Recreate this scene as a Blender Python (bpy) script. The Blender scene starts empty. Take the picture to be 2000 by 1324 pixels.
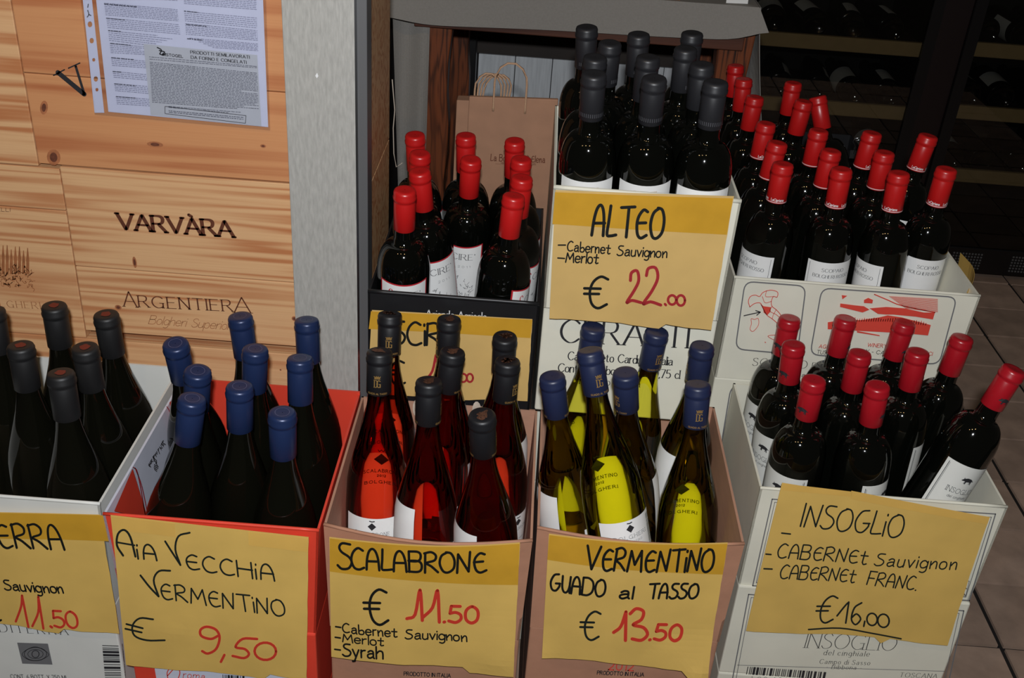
import bpy, bmesh, math, random
import numpy as np
from mathutils import Vector, Matrix

random.seed(7)
PI = math.pi
SC = bpy.context.scene
COL = SC.collection

# ------------------------------------------------------------------ camera
# camera solved from the photograph's vanishing points (frame taken as 2000 x 1324)
C0 = np.array([1000.0, 662.0]); EYE = 1.35
_a = np.array([1100.0, -550.0]) - C0; _b = np.array([735.0, 4200.0]) - C0
FPX = float(np.sqrt(-(_a @ _b)))
_Y = np.array([_a[0], _a[1], FPX]); _Y /= np.linalg.norm(_Y)
_N = np.array([_b[0], _b[1], FPX]); _N /= np.linalg.norm(_N)
_Z = -_N; _X = np.cross(_Y, _Z)
ROT = np.array([_X, _Y, _Z])          # camera (x right, y down, z forward) -> world
cd = bpy.data.cameras.new('camera'); cam = bpy.data.objects.new('camera', cd); COL.objects.link(cam)
cd.sensor_width = 36.0; cd.lens = FPX / 2000.0 * 36.0; cd.clip_start = 0.02
_r = ROT @ np.diag([1, -1, -1])
cam.matrix_world = Matrix([[*_r[0], 0], [*_r[1], 0], [*_r[2], EYE], [0, 0, 0, 1]])
SC.camera = cam

# ------------------------------------------------------------------ world, lights, exposure
W = bpy.data.worlds.new('world'); SC.world = W; W.use_nodes = True
W.node_tree.nodes['Background'].inputs[0].default_value = (1.0, 0.86, 0.72, 1)
W.node_tree.nodes['Background'].inputs[1].default_value = 0.018
SC.view_settings.view_transform = 'Standard'; SC.view_settings.look = 'None'
SC.view_settings.exposure = 0.0; SC.view_settings.gamma = 1.0
SC.view_settings.use_curve_mapping = False
SC.cycles.transparent_max_bounces = 40
SC.cycles.max_bounces = 8

def point_light(name, loc, power, color, radius):
    d = bpy.data.lights.new(name, 'POINT'); d.energy = power; d.color = color; d.shadow_soft_size = radius
    o = bpy.data.objects.new(name, d); COL.objects.link(o); o.location = loc; return o
# the photographer's flash just above the lens
point_light('camera_flash', (0.0, -0.07, EYE + 0.13), 79.0, (0.93, 0.96, 1.0), 0.02)
# the row of warm ceiling lamps behind the photographer
for lx in (-1.1, -0.5, 0.1):
    point_light('ceiling_lamp', (lx, -0.1, 2.6), 6.0, (1.0, 0.66, 0.3), 0.035)

# ------------------------------------------------------------------ geometry helpers
def ray(p):
    return ROT @ np.array([p[0] - C0[0], p[1] - C0[1], FPX])
def onZ(p, z):
    d = ray(p); t = (z - EYE) / d[2]; return np.array([0, 0, EYE]) + d * t
def onY(p, y):
    d = ray(p); t = y / d[1]; return np.array([0, 0, EYE]) + d * t
def proj(P):
    c = ROT.T @ (np.asarray(P, float) - [0, 0, EYE]); return C0 + FPX * c[:2] / c[2]

class MB:
    def __init__(s): s.v = []; s.f = []; s.sm = []
    def add(s, vs, fs, smooth=False):
        n = len(s.v); s.v += [tuple(map(float, v)) for v in vs]
        for f in fs: s.f.append([i + n for i in f]); s.sm.append(smooth)
        return s
    def box(s, a, b):
        x0, y0, z0 = a; x1, y1, z1 = b
        return s.add([(x0, y0, z0), (x1, y0, z0), (x1, y1, z0), (x0, y1, z0), (x0, y0, z1), (x1, y0, z1), (x1, y1, z1), (x0, y1, z1)],
                     [(0, 3, 2, 1), (4, 5, 6, 7), (0, 1, 5, 4), (1, 2, 6, 5), (2, 3, 7, 6), (3, 0, 4, 7)])
    def hexa(s, P):
        return s.add(P, [(0, 3, 2, 1), (4, 5, 6, 7), (0, 1, 5, 4), (1, 2, 6, 5), (2, 3, 7, 6), (3, 0, 4, 7)])
    def lathe(s, prof, n=32, smooth=True, cap0=False, cap1=False):
        vs = []; fs = []; k = len(prof)
        for r, z in prof:
            for i in range(n):
                a = 2 * PI * i / n; vs.append((r * math.cos(a), r * math.sin(a), z))
        for j in range(k - 1):
            for i in range(n):
                i2 = (i + 1) % n; fs.append((j * n + i, j * n + i2, (j + 1) * n + i2, (j + 1) * n + i))
        s.add(vs, fs, smooth)
        m = len(s.v) - len(vs)
        if cap0: s.f.append([m + i for i in range(n)][::-1]); s.sm.append(False)
        if cap1: s.f.append([m + (k - 1) * n + i for i in range(n)]); s.sm.append(False)
        return s
    def tube(s, pts, r, n=8, smooth=True):
        pts = [np.array(p, float) for p in pts]; vs = []; fs = []
        for i, p in enumerate(pts):
            t = pts[min(i + 1, len(pts) - 1)] - pts[max(i - 1, 0)]; t /= np.linalg.norm(t) + 1e-12
            u = np.cross(t, [0, 0, 1.0]) if abs(t[2]) < 0.9 else np.cross(t, [0, 1.0, 0]); u /= np.linalg.norm(u); w = np.cross(t, u)
            rr = r[i] if isinstance(r, (list, tuple)) else r
            for k in range(n):
                a = 2 * PI * k / n; vs.append(p + rr * (math.cos(a) * u + math.sin(a) * w))
        for i in range(len(pts) - 1):
            for k in range(n):
                k2 = (k + 1) % n; fs.append((i * n + k, i * n + k2, (i + 1) * n + k2, (i + 1) * n + k))
        fs.append(tuple(range(n))[::-1]); fs.append(tuple((len(pts) - 1) * n + k for k in range(n)))
        return s.add(vs, fs, smooth)
    def slab(s, grid, off):
        """grid[i][j] of points, thickened by vector off (or function)"""
        a = len(grid); b = len(grid[0]); n = a * b
        top = [np.array(p, float) for r in grid for p in r]
        bot = [p + np.array(off) for p in top]; fs = []
        ix = lambda i, j: i * b + j
        for i in range(a - 1):
            for j in range(b - 1):
                q = (ix(i, j), ix(i + 1, j), ix(i + 1, j + 1), ix(i, j + 1)); fs.append(q); fs.append(tuple(x + n for x in q[::-1]))
        for i in range(a - 1):
            fs.append((ix(i, 0), ix(i, 0) + n, ix(i + 1, 0) + n, ix(i + 1, 0))); fs.append((ix(i, b - 1), ix(i + 1, b - 1), ix(i + 1, b - 1) + n, ix(i, b - 1) + n))
        for j in range(b - 1):
            fs.append((ix(0, j), ix(0, j + 1), ix(0, j + 1) + n, ix(0, j) + n)); fs.append((ix(a - 1, j), ix(a - 1, j) + n, ix(a - 1, j + 1) + n, ix(a - 1, j + 1)))
        return s.add(top + bot, fs, False)
    def mesh(s, name, mat):
        me = bpy.data.meshes.new(name); me.from_pydata(s.v, [], s.f)
        me.polygons.foreach_set('use_smooth', s.sm)
        if mat: me.materials.append(mat)
        me.update(); return me
    def build(s, name, mat, parent=None, bevel=0, fix=False):
        me = s.mesh(name, mat)
        if fix:
            b = bmesh.new(); b.from_mesh(me); bmesh.ops.recalc_face_normals(b, faces=b.faces); b.to_mesh(me); b.free()
        o = bpy.data.objects.new(name, me); COL.objects.link(o)
        if parent: o.parent = parent
        if bevel:
            m = o.modifiers.new('bevel', 'BEVEL'); m.width = bevel; m.segments = 2; m.limit_method = 'ANGLE'
        return o

def tag(o, label=None, cat=None, group=None, kind=None):
    if label: o['label'] = label
    if cat: o['category'] = cat
    if group: o['group'] = group
    if kind: o['kind'] = kind
    return o
def empty(name, loc=(0, 0, 0), label=None, cat=None, group=None, kind=None):
    o = bpy.data.objects.new(name, None); COL.objects.link(o); o.location = loc; o.empty_display_size = 0.05
    return tag(o, label, cat, group, kind)

# ------------------------------------------------------------------ materials
def L(c):   # sRGB 0-255 -> linear
    return tuple(((x / 255) / 12.92 if x / 255 <= 0.04045 else ((x / 255 + 0.055) / 1.055) ** 2.4) for x in c)
def newmat(name):
    m = bpy.data.materials.new(name); m.use_nodes = True; nt = m.node_tree
    return m, nt, nt.nodes['Principled BSDF']
def mat(name, col, rough=0.6, metal=0.0, noise=0.0, scale=40, bump=0.0, bscale=200, spec=0.5, stretch=(1, 1, 1), coat=0.0):
    m, nt, b = newmat(name); c = (*L(col), 1)
    b.inputs['Base Color'].default_value = c; b.inputs['Roughness'].default_value = rough
    b.inputs['Metallic'].default_value = metal; b.inputs['Specular IOR Level'].default_value = spec
    b.inputs['Coat Weight'].default_value = coat; b.inputs['Coat Roughness'].default_value = 0.08
    if noise or bump:
        tc = nt.nodes.new('ShaderNodeTexCoord'); mp = nt.nodes.new('ShaderNodeMapping'); mp.inputs['Scale'].default_value = stretch
        nt.links.new(tc.outputs['Object'], mp.inputs[0])
    if noise:
        n = nt.nodes.new('ShaderNodeTexNoise'); n.inputs['Scale'].default_value = scale; n.inputs['Detail'].default_value = 5
        nt.links.new(mp.outputs[0], n.inputs['Vector'])
        r = nt.nodes.new('ShaderNodeMapRange'); r.inputs[1].default_value = 0.3; r.inputs[2].default_value = 0.7
        r.inputs[3].default_value = 1 - noise; r.inputs[4].default_value = 1 + noise
        nt.links.new(n.outputs['Fac'], r.inputs[0])
        v = nt.nodes.new('ShaderNodeVectorMath'); v.operation = 'SCALE'; v.inputs[0].default_value = c[:3]
        nt.links.new(r.outputs[0], v.inputs['Scale']); nt.links.new(v.outputs[0], b.inputs['Base Color'])
    if bump:
        n = nt.nodes.new('ShaderNodeTexNoise'); n.inputs['Scale'].default_value = bscale; n.inputs['Detail'].default_value = 4
        nt.links.new(mp.outputs[0], n.inputs['Vector'])
        bp = nt.nodes.new('ShaderNodeBump'); bp.inputs['Strength'].default_value = bump; bp.inputs['Distance'].default_value = 0.002
        nt.links.new(n.outputs['Fac'], bp.inputs['Height']); nt.links.new(bp.outputs[0], b.inputs['Normal'])
    return m
def wood(name, light, dark, rings=26, rough=0.5, vertical=False, sx=1.6, sz=14):
    m, nt, b = newmat(name); N = nt.nodes.new; K = nt.links.new
    tc = N('ShaderNodeTexCoord'); oi = N('ShaderNodeObjectInfo')
    ml = N('ShaderNodeMath'); ml.operation = 'MULTIPLY'; ml.inputs[1].default_value = 7.0; K(oi.outputs['Random'], ml.inputs[0])
    ad = N('ShaderNodeVectorMath'); ad.operation = 'ADD'; K(tc.outputs['Object'], ad.inputs[0]); K(ml.outputs[0], ad.inputs[1])
    mp = N('ShaderNodeMapping'); mp.inputs['Scale'].default_value = (sz, sz, sx) if vertical else (sx, sz, sz); K(ad.outputs[0], mp.inputs[0])
    n = N('ShaderNodeTexNoise'); n.inputs['Scale'].default_value = 1.0; n.inputs['Detail'].default_value = 2.5; n.inputs['Roughness'].default_value = 0.45
    K(mp.outputs[0], n.inputs['Vector'])
    s1 = N('ShaderNodeMath'); s1.operation = 'MULTIPLY'; s1.inputs[1].default_value = rings; K(n.outputs['Fac'], s1.inputs[0])
    s2 = N('ShaderNodeMath'); s2.operation = 'SINE'; K(s1.outputs[0], s2.inputs[0])
    s3 = N('ShaderNodeMapRange'); s3.inputs[1].default_value = -1; s3.inputs[2].default_value = 1; K(s2.outputs[0], s3.inputs[0])
    f = N('ShaderNodeMapping'); f.inputs['Scale'].default_value = (900, 900, 12) if vertical else (8, 500, 500); K(tc.outputs['Object'], f.inputs[0])
    fn = N('ShaderNodeTexNoise'); fn.inputs['Scale'].default_value = 1.0; fn.inputs['Detail'].default_value = 3; K(f.outputs[0], fn.inputs['Vector'])
    big = N('ShaderNodeTexNoise'); big.inputs['Scale'].default_value = 5.0; K(ad.outputs[0], big.inputs['Vector'])
    mx = N('ShaderNodeMath'); mx.operation = 'MULTIPLY_ADD'; mx.inputs[1].default_value = 0.35; K(fn.outputs['Fac'], mx.inputs[0]); 
    pw = N('ShaderNodeMath'); pw.operation = 'POWER'; pw.inputs[1].default_value = 1.8; K(s3.outputs[0], pw.inputs[0])
    mq = N('ShaderNodeMath'); mq.operation = 'MULTIPLY'; K(pw.outputs[0], mq.inputs[0]); K(big.outputs['Fac'], mq.inputs[1])
    K(mq.outputs[0], mx.inputs[2])
    cr = N('ShaderNodeValToRGB'); cr.color_ramp.elements[0].position = 0.05; cr.color_ramp.elements[1].position = 0.85
    cr.color_ramp.elements[0].color = (*L(light), 1); cr.color_ramp.elements[1].color = (*L(dark), 1)
    K(mx.outputs[0], cr.inputs[0]); K(cr.outputs[0], b.inputs['Base Color']); b.inputs['Roughness'].default_value = rough
    b.inputs['Specular IOR Level'].default_value = 0.25
    bp = N('ShaderNodeBump'); bp.inputs['Strength'].default_value = 0.12; bp.inputs['Distance'].default_value = 0.001
    K(fn.outputs['Fac'], bp.inputs['Height']); K(bp.outputs[0], b.inputs['Normal'])
    return m
def film(name, tint, gloss=True, rough=0.02, edge=3.0):
    """thin coloured transparent skin: tinted transmission plus a Fresnel reflection"""
    m = bpy.data.materials.new(name); m.use_nodes = True; nt = m.node_tree; nt.nodes.clear(); N = nt.nodes.new; K = nt.links.new
    out = N('ShaderNodeOutputMaterial'); tr = N('ShaderNodeBsdfTransparent')
    l0 = N('ShaderNodeLayerWeight'); l0.inputs[0].default_value = 0.5
    lw = N('ShaderNodeMath'); lw.operation = 'POWER'; lw.inputs[1].default_value = edge; K(l0.outputs['Facing'], lw.inputs[0])
    mc = N('ShaderNodeMix'); mc.data_type = 'RGBA'; mc.inputs[6].default_value = (*tint, 1)
    mc.inputs[7].default_value = (*[(t * t * 0.8 if gloss else t * 0.97) for t in tint], 1)
    K(lw.outputs[0], mc.inputs[0]); K(mc.outputs[2], tr.inputs[0])
    if gloss:
        g = N('ShaderNodeBsdfGlossy'); g.inputs['Roughness'].default_value = rough
        fr = N('ShaderNodeFresnel'); fr.inputs[0].default_value = 1.5
        mx = N('ShaderNodeMixShader'); K(fr.outputs[0], mx.inputs[0]); K(tr.outputs[0], mx.inputs[1]); K(g.outputs[0], mx.inputs[2]); K(mx.outputs[0], out.inputs[0])
    else: K(tr.outputs[0], out.inputs[0])
    return m

M = {}
M['white_card'] = mat('white_card', (222, 219, 202), 0.55, noise=0.04, scale=14, bump=0.1, bscale=60)
M['white_card2'] = mat('white_card_cool', (216, 216, 210), 0.55, noise=0.04, scale=14)
M['kraft'] = mat('kraft_card', (172, 124, 98), 0.75, noise=0.08, scale=22, bump=0.15, bscale=90)
M['kraft_in'] = mat('kraft_card_inner', (178, 134, 110), 0.8, noise=0.06, scale=30, stretch=(1, 1, 4))
M['red_card'] = mat('red_card', (222, 68, 48), 0.45, noise=0.05, scale=18)
M['black_card'] = mat('black_card', (26, 26, 28), 0.42, noise=0.1, scale=20)
M['tear'] = mat('torn_card', (205, 190, 172), 0.9, noise=0.15, scale=60)
M['yellow_paper'] = mat('yellow_kraft_paper', (214, 176, 92), 0.7, noise=0.06, scale=16, bump=0.25, bscale=25)
M['tan_paper'] = mat('tan_kraft_paper', (208, 172, 104), 0.7, noise=0.06, scale=16, bump=0.25, bscale=25)
M['taped_paper'] = mat('paper_under_tape', (204, 154, 48), 0.28, noise=0.08, scale=22, bump=0.2, bscale=30, coat=0.4)
M['taped_light'] = mat('paper_under_tape_light', (222, 178, 92), 0.3, noise=0.05, scale=22, coat=0.4)
M['black_ink'] = mat('black_marker', (22, 24, 22), 0.45)
M['pen_ink'] = mat('black_pen', (26, 34, 30), 0.5)
M['red_ink'] = mat('red_marker', (205, 58, 42), 0.5)
M['dark_red_ink'] = mat('dark_red_marker', (165, 40, 45), 0.5)
M['print_black'] = mat('printed_black', (38, 38, 42), 0.6)
M['print_grey'] = mat('printed_grey', (110, 110, 112), 0.6)
M['print_red'] = mat('printed_red', (214, 70, 55), 0.6)
M['print_white'] = mat('printed_white', (235, 235, 235), 0.6)
M['gold'] = mat('gold_foil', (222, 178, 105), 0.3, metal=0.7)
M['brand_brown'] = mat('branded_brown', (96, 48, 26), 0.8, noise=0.2, scale=60)
M['brand_light'] = mat('branded_light_brown', (158, 98, 58), 0.8, noise=0.25, scale=80)
M['pine'] = wood('pine_wood', (228, 184, 136), (190, 124, 80), 40, sx=.8, sz=30)
M['pine_orange'] = wood('orange_pine_wood', (212, 152, 104), (182, 112, 72), 26, sx=.7, sz=30)
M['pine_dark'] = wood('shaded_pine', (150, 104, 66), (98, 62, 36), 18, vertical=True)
M['knot'] = mat('pine_knot', (104, 58, 40), 0.6, noise=0.35, scale=150)
M['knot_ring'] = mat('pale_knot_ring', (170, 106, 68), 0.6, noise=0.2, scale=120)
M['table_wood'] = wood('dark_table_wood', (92, 56, 42), (52, 30, 24), 20)
M['rustic'] = wood('rustic_leg_wood', (128, 68, 38), (40, 24, 18), 40, vertical=True, sx=4, sz=50)
M['dark_wood'] = mat('dark_wood', (52, 40, 36), 0.5, noise=0.3, scale=20, stretch=(8, 8, 1))
M['column'] = mat('grey_textile_board', (172, 170, 164), 0.6, noise=0.13, scale=260, bump=0.35, bscale=320, stretch=(1, 1, 0.22))
M['metal'] = mat('satin_metal', (200, 202, 205), 0.25, metal=1.0)
M['metal_dark'] = mat('dark_metal_side', (105, 105, 106), 0.45, metal=0.3)
M['cloth'] = mat('grey_cloth', (140, 136, 130), 0.95, noise=0.05, scale=300, bump=0.3, bscale=500)
M['bag'] = mat('brown_paper_bag', (158, 118, 92), 0.8, noise=0.06, scale=40)
M['handle'] = mat('twisted_paper_handle', (178, 142, 112), 0.8, noise=0.1, scale=400)
M['tile'] = mat('terracotta_tile', (172, 146, 128), 0.55, noise=0.22, scale=14, bump=0.3, bscale=40)
M['grout'] = mat('dark_grout', (22, 18, 16), 0.9, noise=0.2)
M['white_board'] = mat('white_board', (205, 208, 210), 0.6, noise=0.12, scale=30, stretch=(6, 6, 0.4))
M['black_gloss'] = mat('black_frame', (16, 14, 15), 0.35)
M['fridge_red'] = mat('fridge_frame', (24, 12, 12), 0.4)
M['black_in'] = mat('fridge_inside', (20, 20, 18), 0.8)
M['shelf_wood'] = mat('pale_shelf_wood', (196, 166, 118), 0.5, noise=0.05)
M['dark_glass'] = mat('dark_wine_glass', (6, 7, 5), 0.035, spec=0.6, coat=0.3)
M['olive_dark'] = mat('dark_burgundy_glass', (12, 12, 7), 0.06, spec=0.45)
M['label_white'] = mat('white_wine_label', (234, 234, 232), 0.5, noise=0.02)
M['label_cream'] = mat('pale_label', (214, 214, 208), 0.5, noise=0.02)
M['label_edge'] = mat('label_red_edge', (190, 40, 50), 0.5)
M['cap_red'] = mat('red_capsule', (188, 25, 25), 0.33, spec=0.6)
M['cap_crimson'] = mat('crimson_capsule', (164, 20, 32), 0.3, spec=0.6)
M['cap_grey'] = mat('dark_grey_capsule', (36, 36, 39), 0.42)
M['cap_black'] = mat('black_capsule', (25, 25, 28), 0.45)
M['cap_navy'] = mat('navy_capsule', (32, 40, 70), 0.4)
M['cap_blue'] = mat('blue_capsule', (33, 48, 86), 0.34, metal=0.2)
M['cap_dark'] = mat('soft_black_capsule', (27, 27, 28), 0.5)
M['cork_top'] = mat('scuffed_cap_top', (92, 60, 44), 0.6, noise=0.5, scale=120)
M['red_dot'] = mat('red_cap_crest', (112, 40, 26), 0.6)
M['cap_ring'] = mat('foil_ring', (228, 190, 190), 0.5)
M['rose_glass'] = film('clear_bottle_glass', (0.99, 0.96, 0.95))
M['rose_wine'] = film('rose_wine', (1.0, 0.50, 0.37), gloss=False, edge=5.0)
M['green_glass'] = film('green_bottle_glass', (0.985, 0.97, 0.62))
M['white_wine'] = film('white_wine', (1.0, 0.98, 0.48), gloss=False, edge=5.0)
M['clear_film'] = film('clear_plastic', (0.95, 0.95, 0.97), rough=0.12)
M['pane'] = film('door_glass', (0.66, 0.66, 0.64), rough=0.01)
M['sheet'] = mat('white_paper', (214, 216, 230), 0.6, noise=0.02)
M['sheet2'] = mat('grey_paper', (196, 198, 200), 0.6, noise=0.02)
M['sheet_print'] = mat('fine_grey_print', (138, 140, 160), 0.7)
M['sheet_dark'] = mat('fine_dark_print', (96, 98, 110), 0.7)
M['string'] = mat('pale_string', (190, 176, 160), 0.8)
M['blue_white'] = mat('printed_white_flap', (205, 208, 222), 0.5, noise=0.03)

# ------------------------------------------------------------------ stroke lettering
PR = {  # printed capitals, lower case, figures; strokes split by |, ~ = smooth curve
'A': "0,0 .36,1 .72,0|.13,.36 .59,.36", 'B': "0,0 0,1|~0,1 .36,1 .5,.88 .48,.64 .32,.53 0,.53|~0,.53 .4,.53 .56,.4 .56,.14 .4,0 0,0",
'C': "~.66,.84 .5,.98 .3,1 .08,.8 0,.5 .08,.2 .3,0 .5,.02 .68,.18", 'D': "0,0 0,1|~0,1 .35,1 .62,.82 .7,.5 .62,.18 .35,0 0,0",
'E': "0,0 0,1|0,1 .5,1|0,.52 .42,.52|0,0 .52,0", 'F': "0,0 0,1|0,1 .5,1|0,.52 .42,.52", 'G': "~.66,.84 .5,.98 .3,1 .08,.8 0,.5 .08,.2 .3,0 .5,.02 .66,.14|.66,.0 .66,.42|.45,.42 .72,.42",
'H': "0,0 0,1|.6,0 .6,1|0,.52 .6,.52", 'I': "0,0 0,1", 'L': "0,1 0,0|0,0 .48,0", 'M': "0,0 .06,1|.06,1 .42,.05|.42,.05 .78,1|.78,1 .84,0", 'N': "0,0 0,1|0,1 .6,0|.6,0 .6,1",
'O': "~.38,1 .12,.86 0,.5 .12,.14 .38,0 .64,.14 .76,.5 .64,.86 .38,1", 'P': "0,0 0,1|~0,1 .38,1 .54,.86 .52,.6 .36,.48 0,.48", 'Q': "~.38,1 .12,.86 0,.5 .12,.14 .38,0 .64,.14 .76,.5 .64,.86 .38,1|.45,.15 .8,-.12",
'R': "0,0 0,1|~0,1 .36,1 .5,.87 .48,.64 .34,.52 0,.5|.28,.5 .62,0", 'S': "~.46,.85 .36,.98 .2,1 .04,.88 .05,.7 .2,.56 .38,.46 .5,.3 .46,.1 .28,0 .1,.03 0,.18",
'T': ".32,0 .32,1|0,1 .64,1", 'U': "0,1 0,.3|~0,.3 .08,.06 .3,0 .52,.06 .6,.3|.6,.3 .6,1", 'V': "0,1 .36,0 .72,1", 'W': "0,1 .26,0 .5,.9 .74,0 1,1", 'X': "0,0 .6,1|0,1 .6,0", 'Y': "0,1 .32,.5 .64,1|.32,.5 .32,0", 'Z': "0,1 .56,1 0,0 .58,0",
'a': "~.06,.5 .2,.62 .36,.58 .4,.4 .4,.1 .46,0|~.4,.38 .2,.36 .04,.26 .04,.08 .18,0 .4,.14", 'b': "0,1 0,0|~0,.44 .16,.62 .34,.6 .44,.3 .34,.02 .16,0 0,.14", 'c': "~.4,.5 .26,.62 .1,.56 0,.32 .1,.06 .26,0 .42,.12",
'd': ".44,1 .44,0|~.44,.44 .28,.62 .1,.58 0,.3 .1,.02 .28,0 .44,.14", 'e': "~.02,.34 .42,.34 .38,.56 .22,.63 .06,.54 0,.3 .08,.06 .24,0 .42,.1", 'f': "~.34,.96 .2,1 .12,.84 .12,.5 .12,0|0,.6 .3,.6",
'g': "~.44,.44 .28,.62 .1,.58 0,.32 .1,.06 .28,.04 .44,.18|~.44,.6 .44,.1 .42,-.2 .26,-.34 .06,-.28", 'h': "0,1 0,0|~0,.42 .16,.62 .34,.6 .4,.42 .4,0", 'i': "0,.62 0,0|0,.86 0,.92", 'l': "0,1 0,0",
'm': "0,.62 0,0|~0,.42 .14,.62 .28,.6 .34,.42 .34,0|~.34,.42 .48,.62 .62,.6 .68,.42 .68,0", 'n': "0,.62 0,0|~0,.42 .16,.62 .34,.6 .4,.42 .4,0", 'o': "~.22,.62 .06,.54 0,.3 .06,.08 .22,0 .38,.08 .44,.3 .38,.54 .22,.62",
'p': "0,.62 0,-.36|~0,.44 .16,.62 .34,.6 .44,.3 .34,.02 .16,0 0,.14", 'r': "0,.62 0,0|~0,.4 .12,.58 .28,.62", 's': "~.34,.52 .2,.62 .04,.54 .06,.4 .3,.24 .34,.08 .18,0 0,.08", 't': ".12,.85 .12,.1|~.12,.1 .2,0 .34,.04|0,.62 .32,.62",
'u': "~0,.62 0,.16 .12,0 .28,.04 .4,.2|.4,.62 .4,0", 'v': "0,.62 .2,0 .4,.62", 'y': "0,.62 .2,.04|.42,.62 .14,-.3 0,-.34", 'z': "0,.62 .36,.62 0,0 .38,0", 'k': "0,1 0,0|.34,.62 0,.26|.1,.34 .36,0",
'0': "~.26,1 .06,.82 0,.5 .06,.16 .26,0 .46,.16 .52,.5 .46,.82 .26,1", '1': ".0,.8 .2,1|.2,1 .2,0", '2': "~.02,.8 .12,.98 .32,1 .46,.8 .38,.5 .18,.22 0,0|0,0 .5,0", '3': "~.02,.9 .24,1 .44,.84 .4,.62 .18,.54 .44,.42 .5,.2 .28,0 0,.1",
'4': ".4,0 .4,1 0,.3 .54,.3", '5': ".44,1 .08,1 .04,.55|~.04,.55 .26,.62 .46,.48 .48,.2 .28,0 0,.08", '6': "~.42,.96 .18,.8 .02,.4 .08,.08 .28,0 .46,.16 .42,.42 .24,.5 .04,.34", '7': "0,1 .5,1 .18,0", '9': "~.44,.62 .26,.46 .06,.58 .04,.84 .2,1 .4,.92 .46,.6 .4,.2 .16,0", '8': "~.26,.54 .06,.68 .08,.92 .26,1 .44,.92 .46,.68 .26,.54 .04,.36 .04,.12 .26,0 .48,.12 .48,.36 .26,.54",
'.': "0,.0 .03,.02", ',': ".04,.06 -.02,-.16", '-': "0,.38 .3,.38", "'": "0,1 .02,.8", ':': "0,.1 .02,.1|0,.5 .02,.5",
'\u20ac': "~.92,.93 .62,1 .34,.82 .24,.5 .36,.14 .64,0 .98,.14|0,.6 .66,.62|.02,.43 .62,.45", '/': "0,0 .3,1"}
HW = dict(PR)   # marker handwriting: round arched A, Greek-looking E, long-flagged 1
HW.update({'A': "~0,0 .03,.5 .12,.86 .27,1 .42,.86 .52,.5 .56,0|.03,.4 .54,.42", 'E': "~.5,.86 .3,.92 .1,.72 .04,.45 .12,.12 .3,.0 .56,.1|.06,.48 .46,.5", 'O': "~.34,.98 .08,.8 0,.42 .14,.06 .36,0 .6,.2 .64,.6 .5,.92 .28,.98",
'S': "~.5,1 .2,1 .08,.84 .16,.66 .44,.5 .54,.3 .42,.06 .16,0 .0,.12", 'R': "0,0 .03,.95|~0,.93 .3,1 .5,.84 .44,.6 .08,.46 .3,.3 .58,.02", 'N': "0,0 .06,.9 .5,.06 .58,1", 'M': "0,0 .1,.9 .36,.3 .64,.92 .74,0", 'U': "~0,.95 .04,.3 .2,.02 .4,.08 .5,.4 .52,.95|.52,.6 .56,0",
'1': "~0,0 .22,.4 .38,1|.38,1 .4,0", 'G': "~.5,1 .2,.92 .02,.5 .14,.1 .4,.04 .6,.3 .6,.45|.36,.44 .64,.46", 'L': "~.06,1 .04,.5 .02,.06 .2,.02 .46,.06", 'T': "0,.96 .66,1|.34,.98 .36,0", 't': ".2,.9 .18,.12|~.18,.12 .26,0 .42,.06|0,.6 .42,.6",
'Q': "0,0 .1,.1", 'C': "~.52,.9 .3,1 .08,.78 0,.42 .12,.08 .34,0 .56,.1", 'b': "~0,1 .02,.3 .06,.02 .34,.0 .44,.24 .3,.46 .06,.36", 'n': "0,.6 .04,0|~.04,.3 .2,.58 .36,.5 .4,0"})
def _parse(s):
    out = []
    for st in s.split('|'):
        sm = st.startswith('~'); pts = [tuple(map(float, q.split(','))) for q in st.lstrip('~').split()]
        if sm:
            P = [np.array(p) for p in pts]; Q = [P[0] * 2 - P[1]] + P + [P[-1] * 2 - P[-2]]
            if np.linalg.norm(P[0] - P[-1]) < 1e-6: Q[0] = P[-2]; Q[-1] = P[1]
            r = []
            for i in range(1, len(Q) - 2):
                for t in (0, .25, .5, .75):
                    a, b, c, d = Q[i - 1:i + 3]
                    r.append(0.5 * ((2 * b) + (c - a) * t + (2 * a - 5 * b + 4 * c - d) * t * t + (3 * b - a - 3 * c + d) * t ** 3))
            r.append(P[-1]); pts = [tuple(x) for x in r]
        out.append((sm, pts))
    return out
def smooth_pts(pts):
    return _parse('~' + ' '.join('%f,%f' % tuple(p) for p in pts))[0][1]

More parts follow.
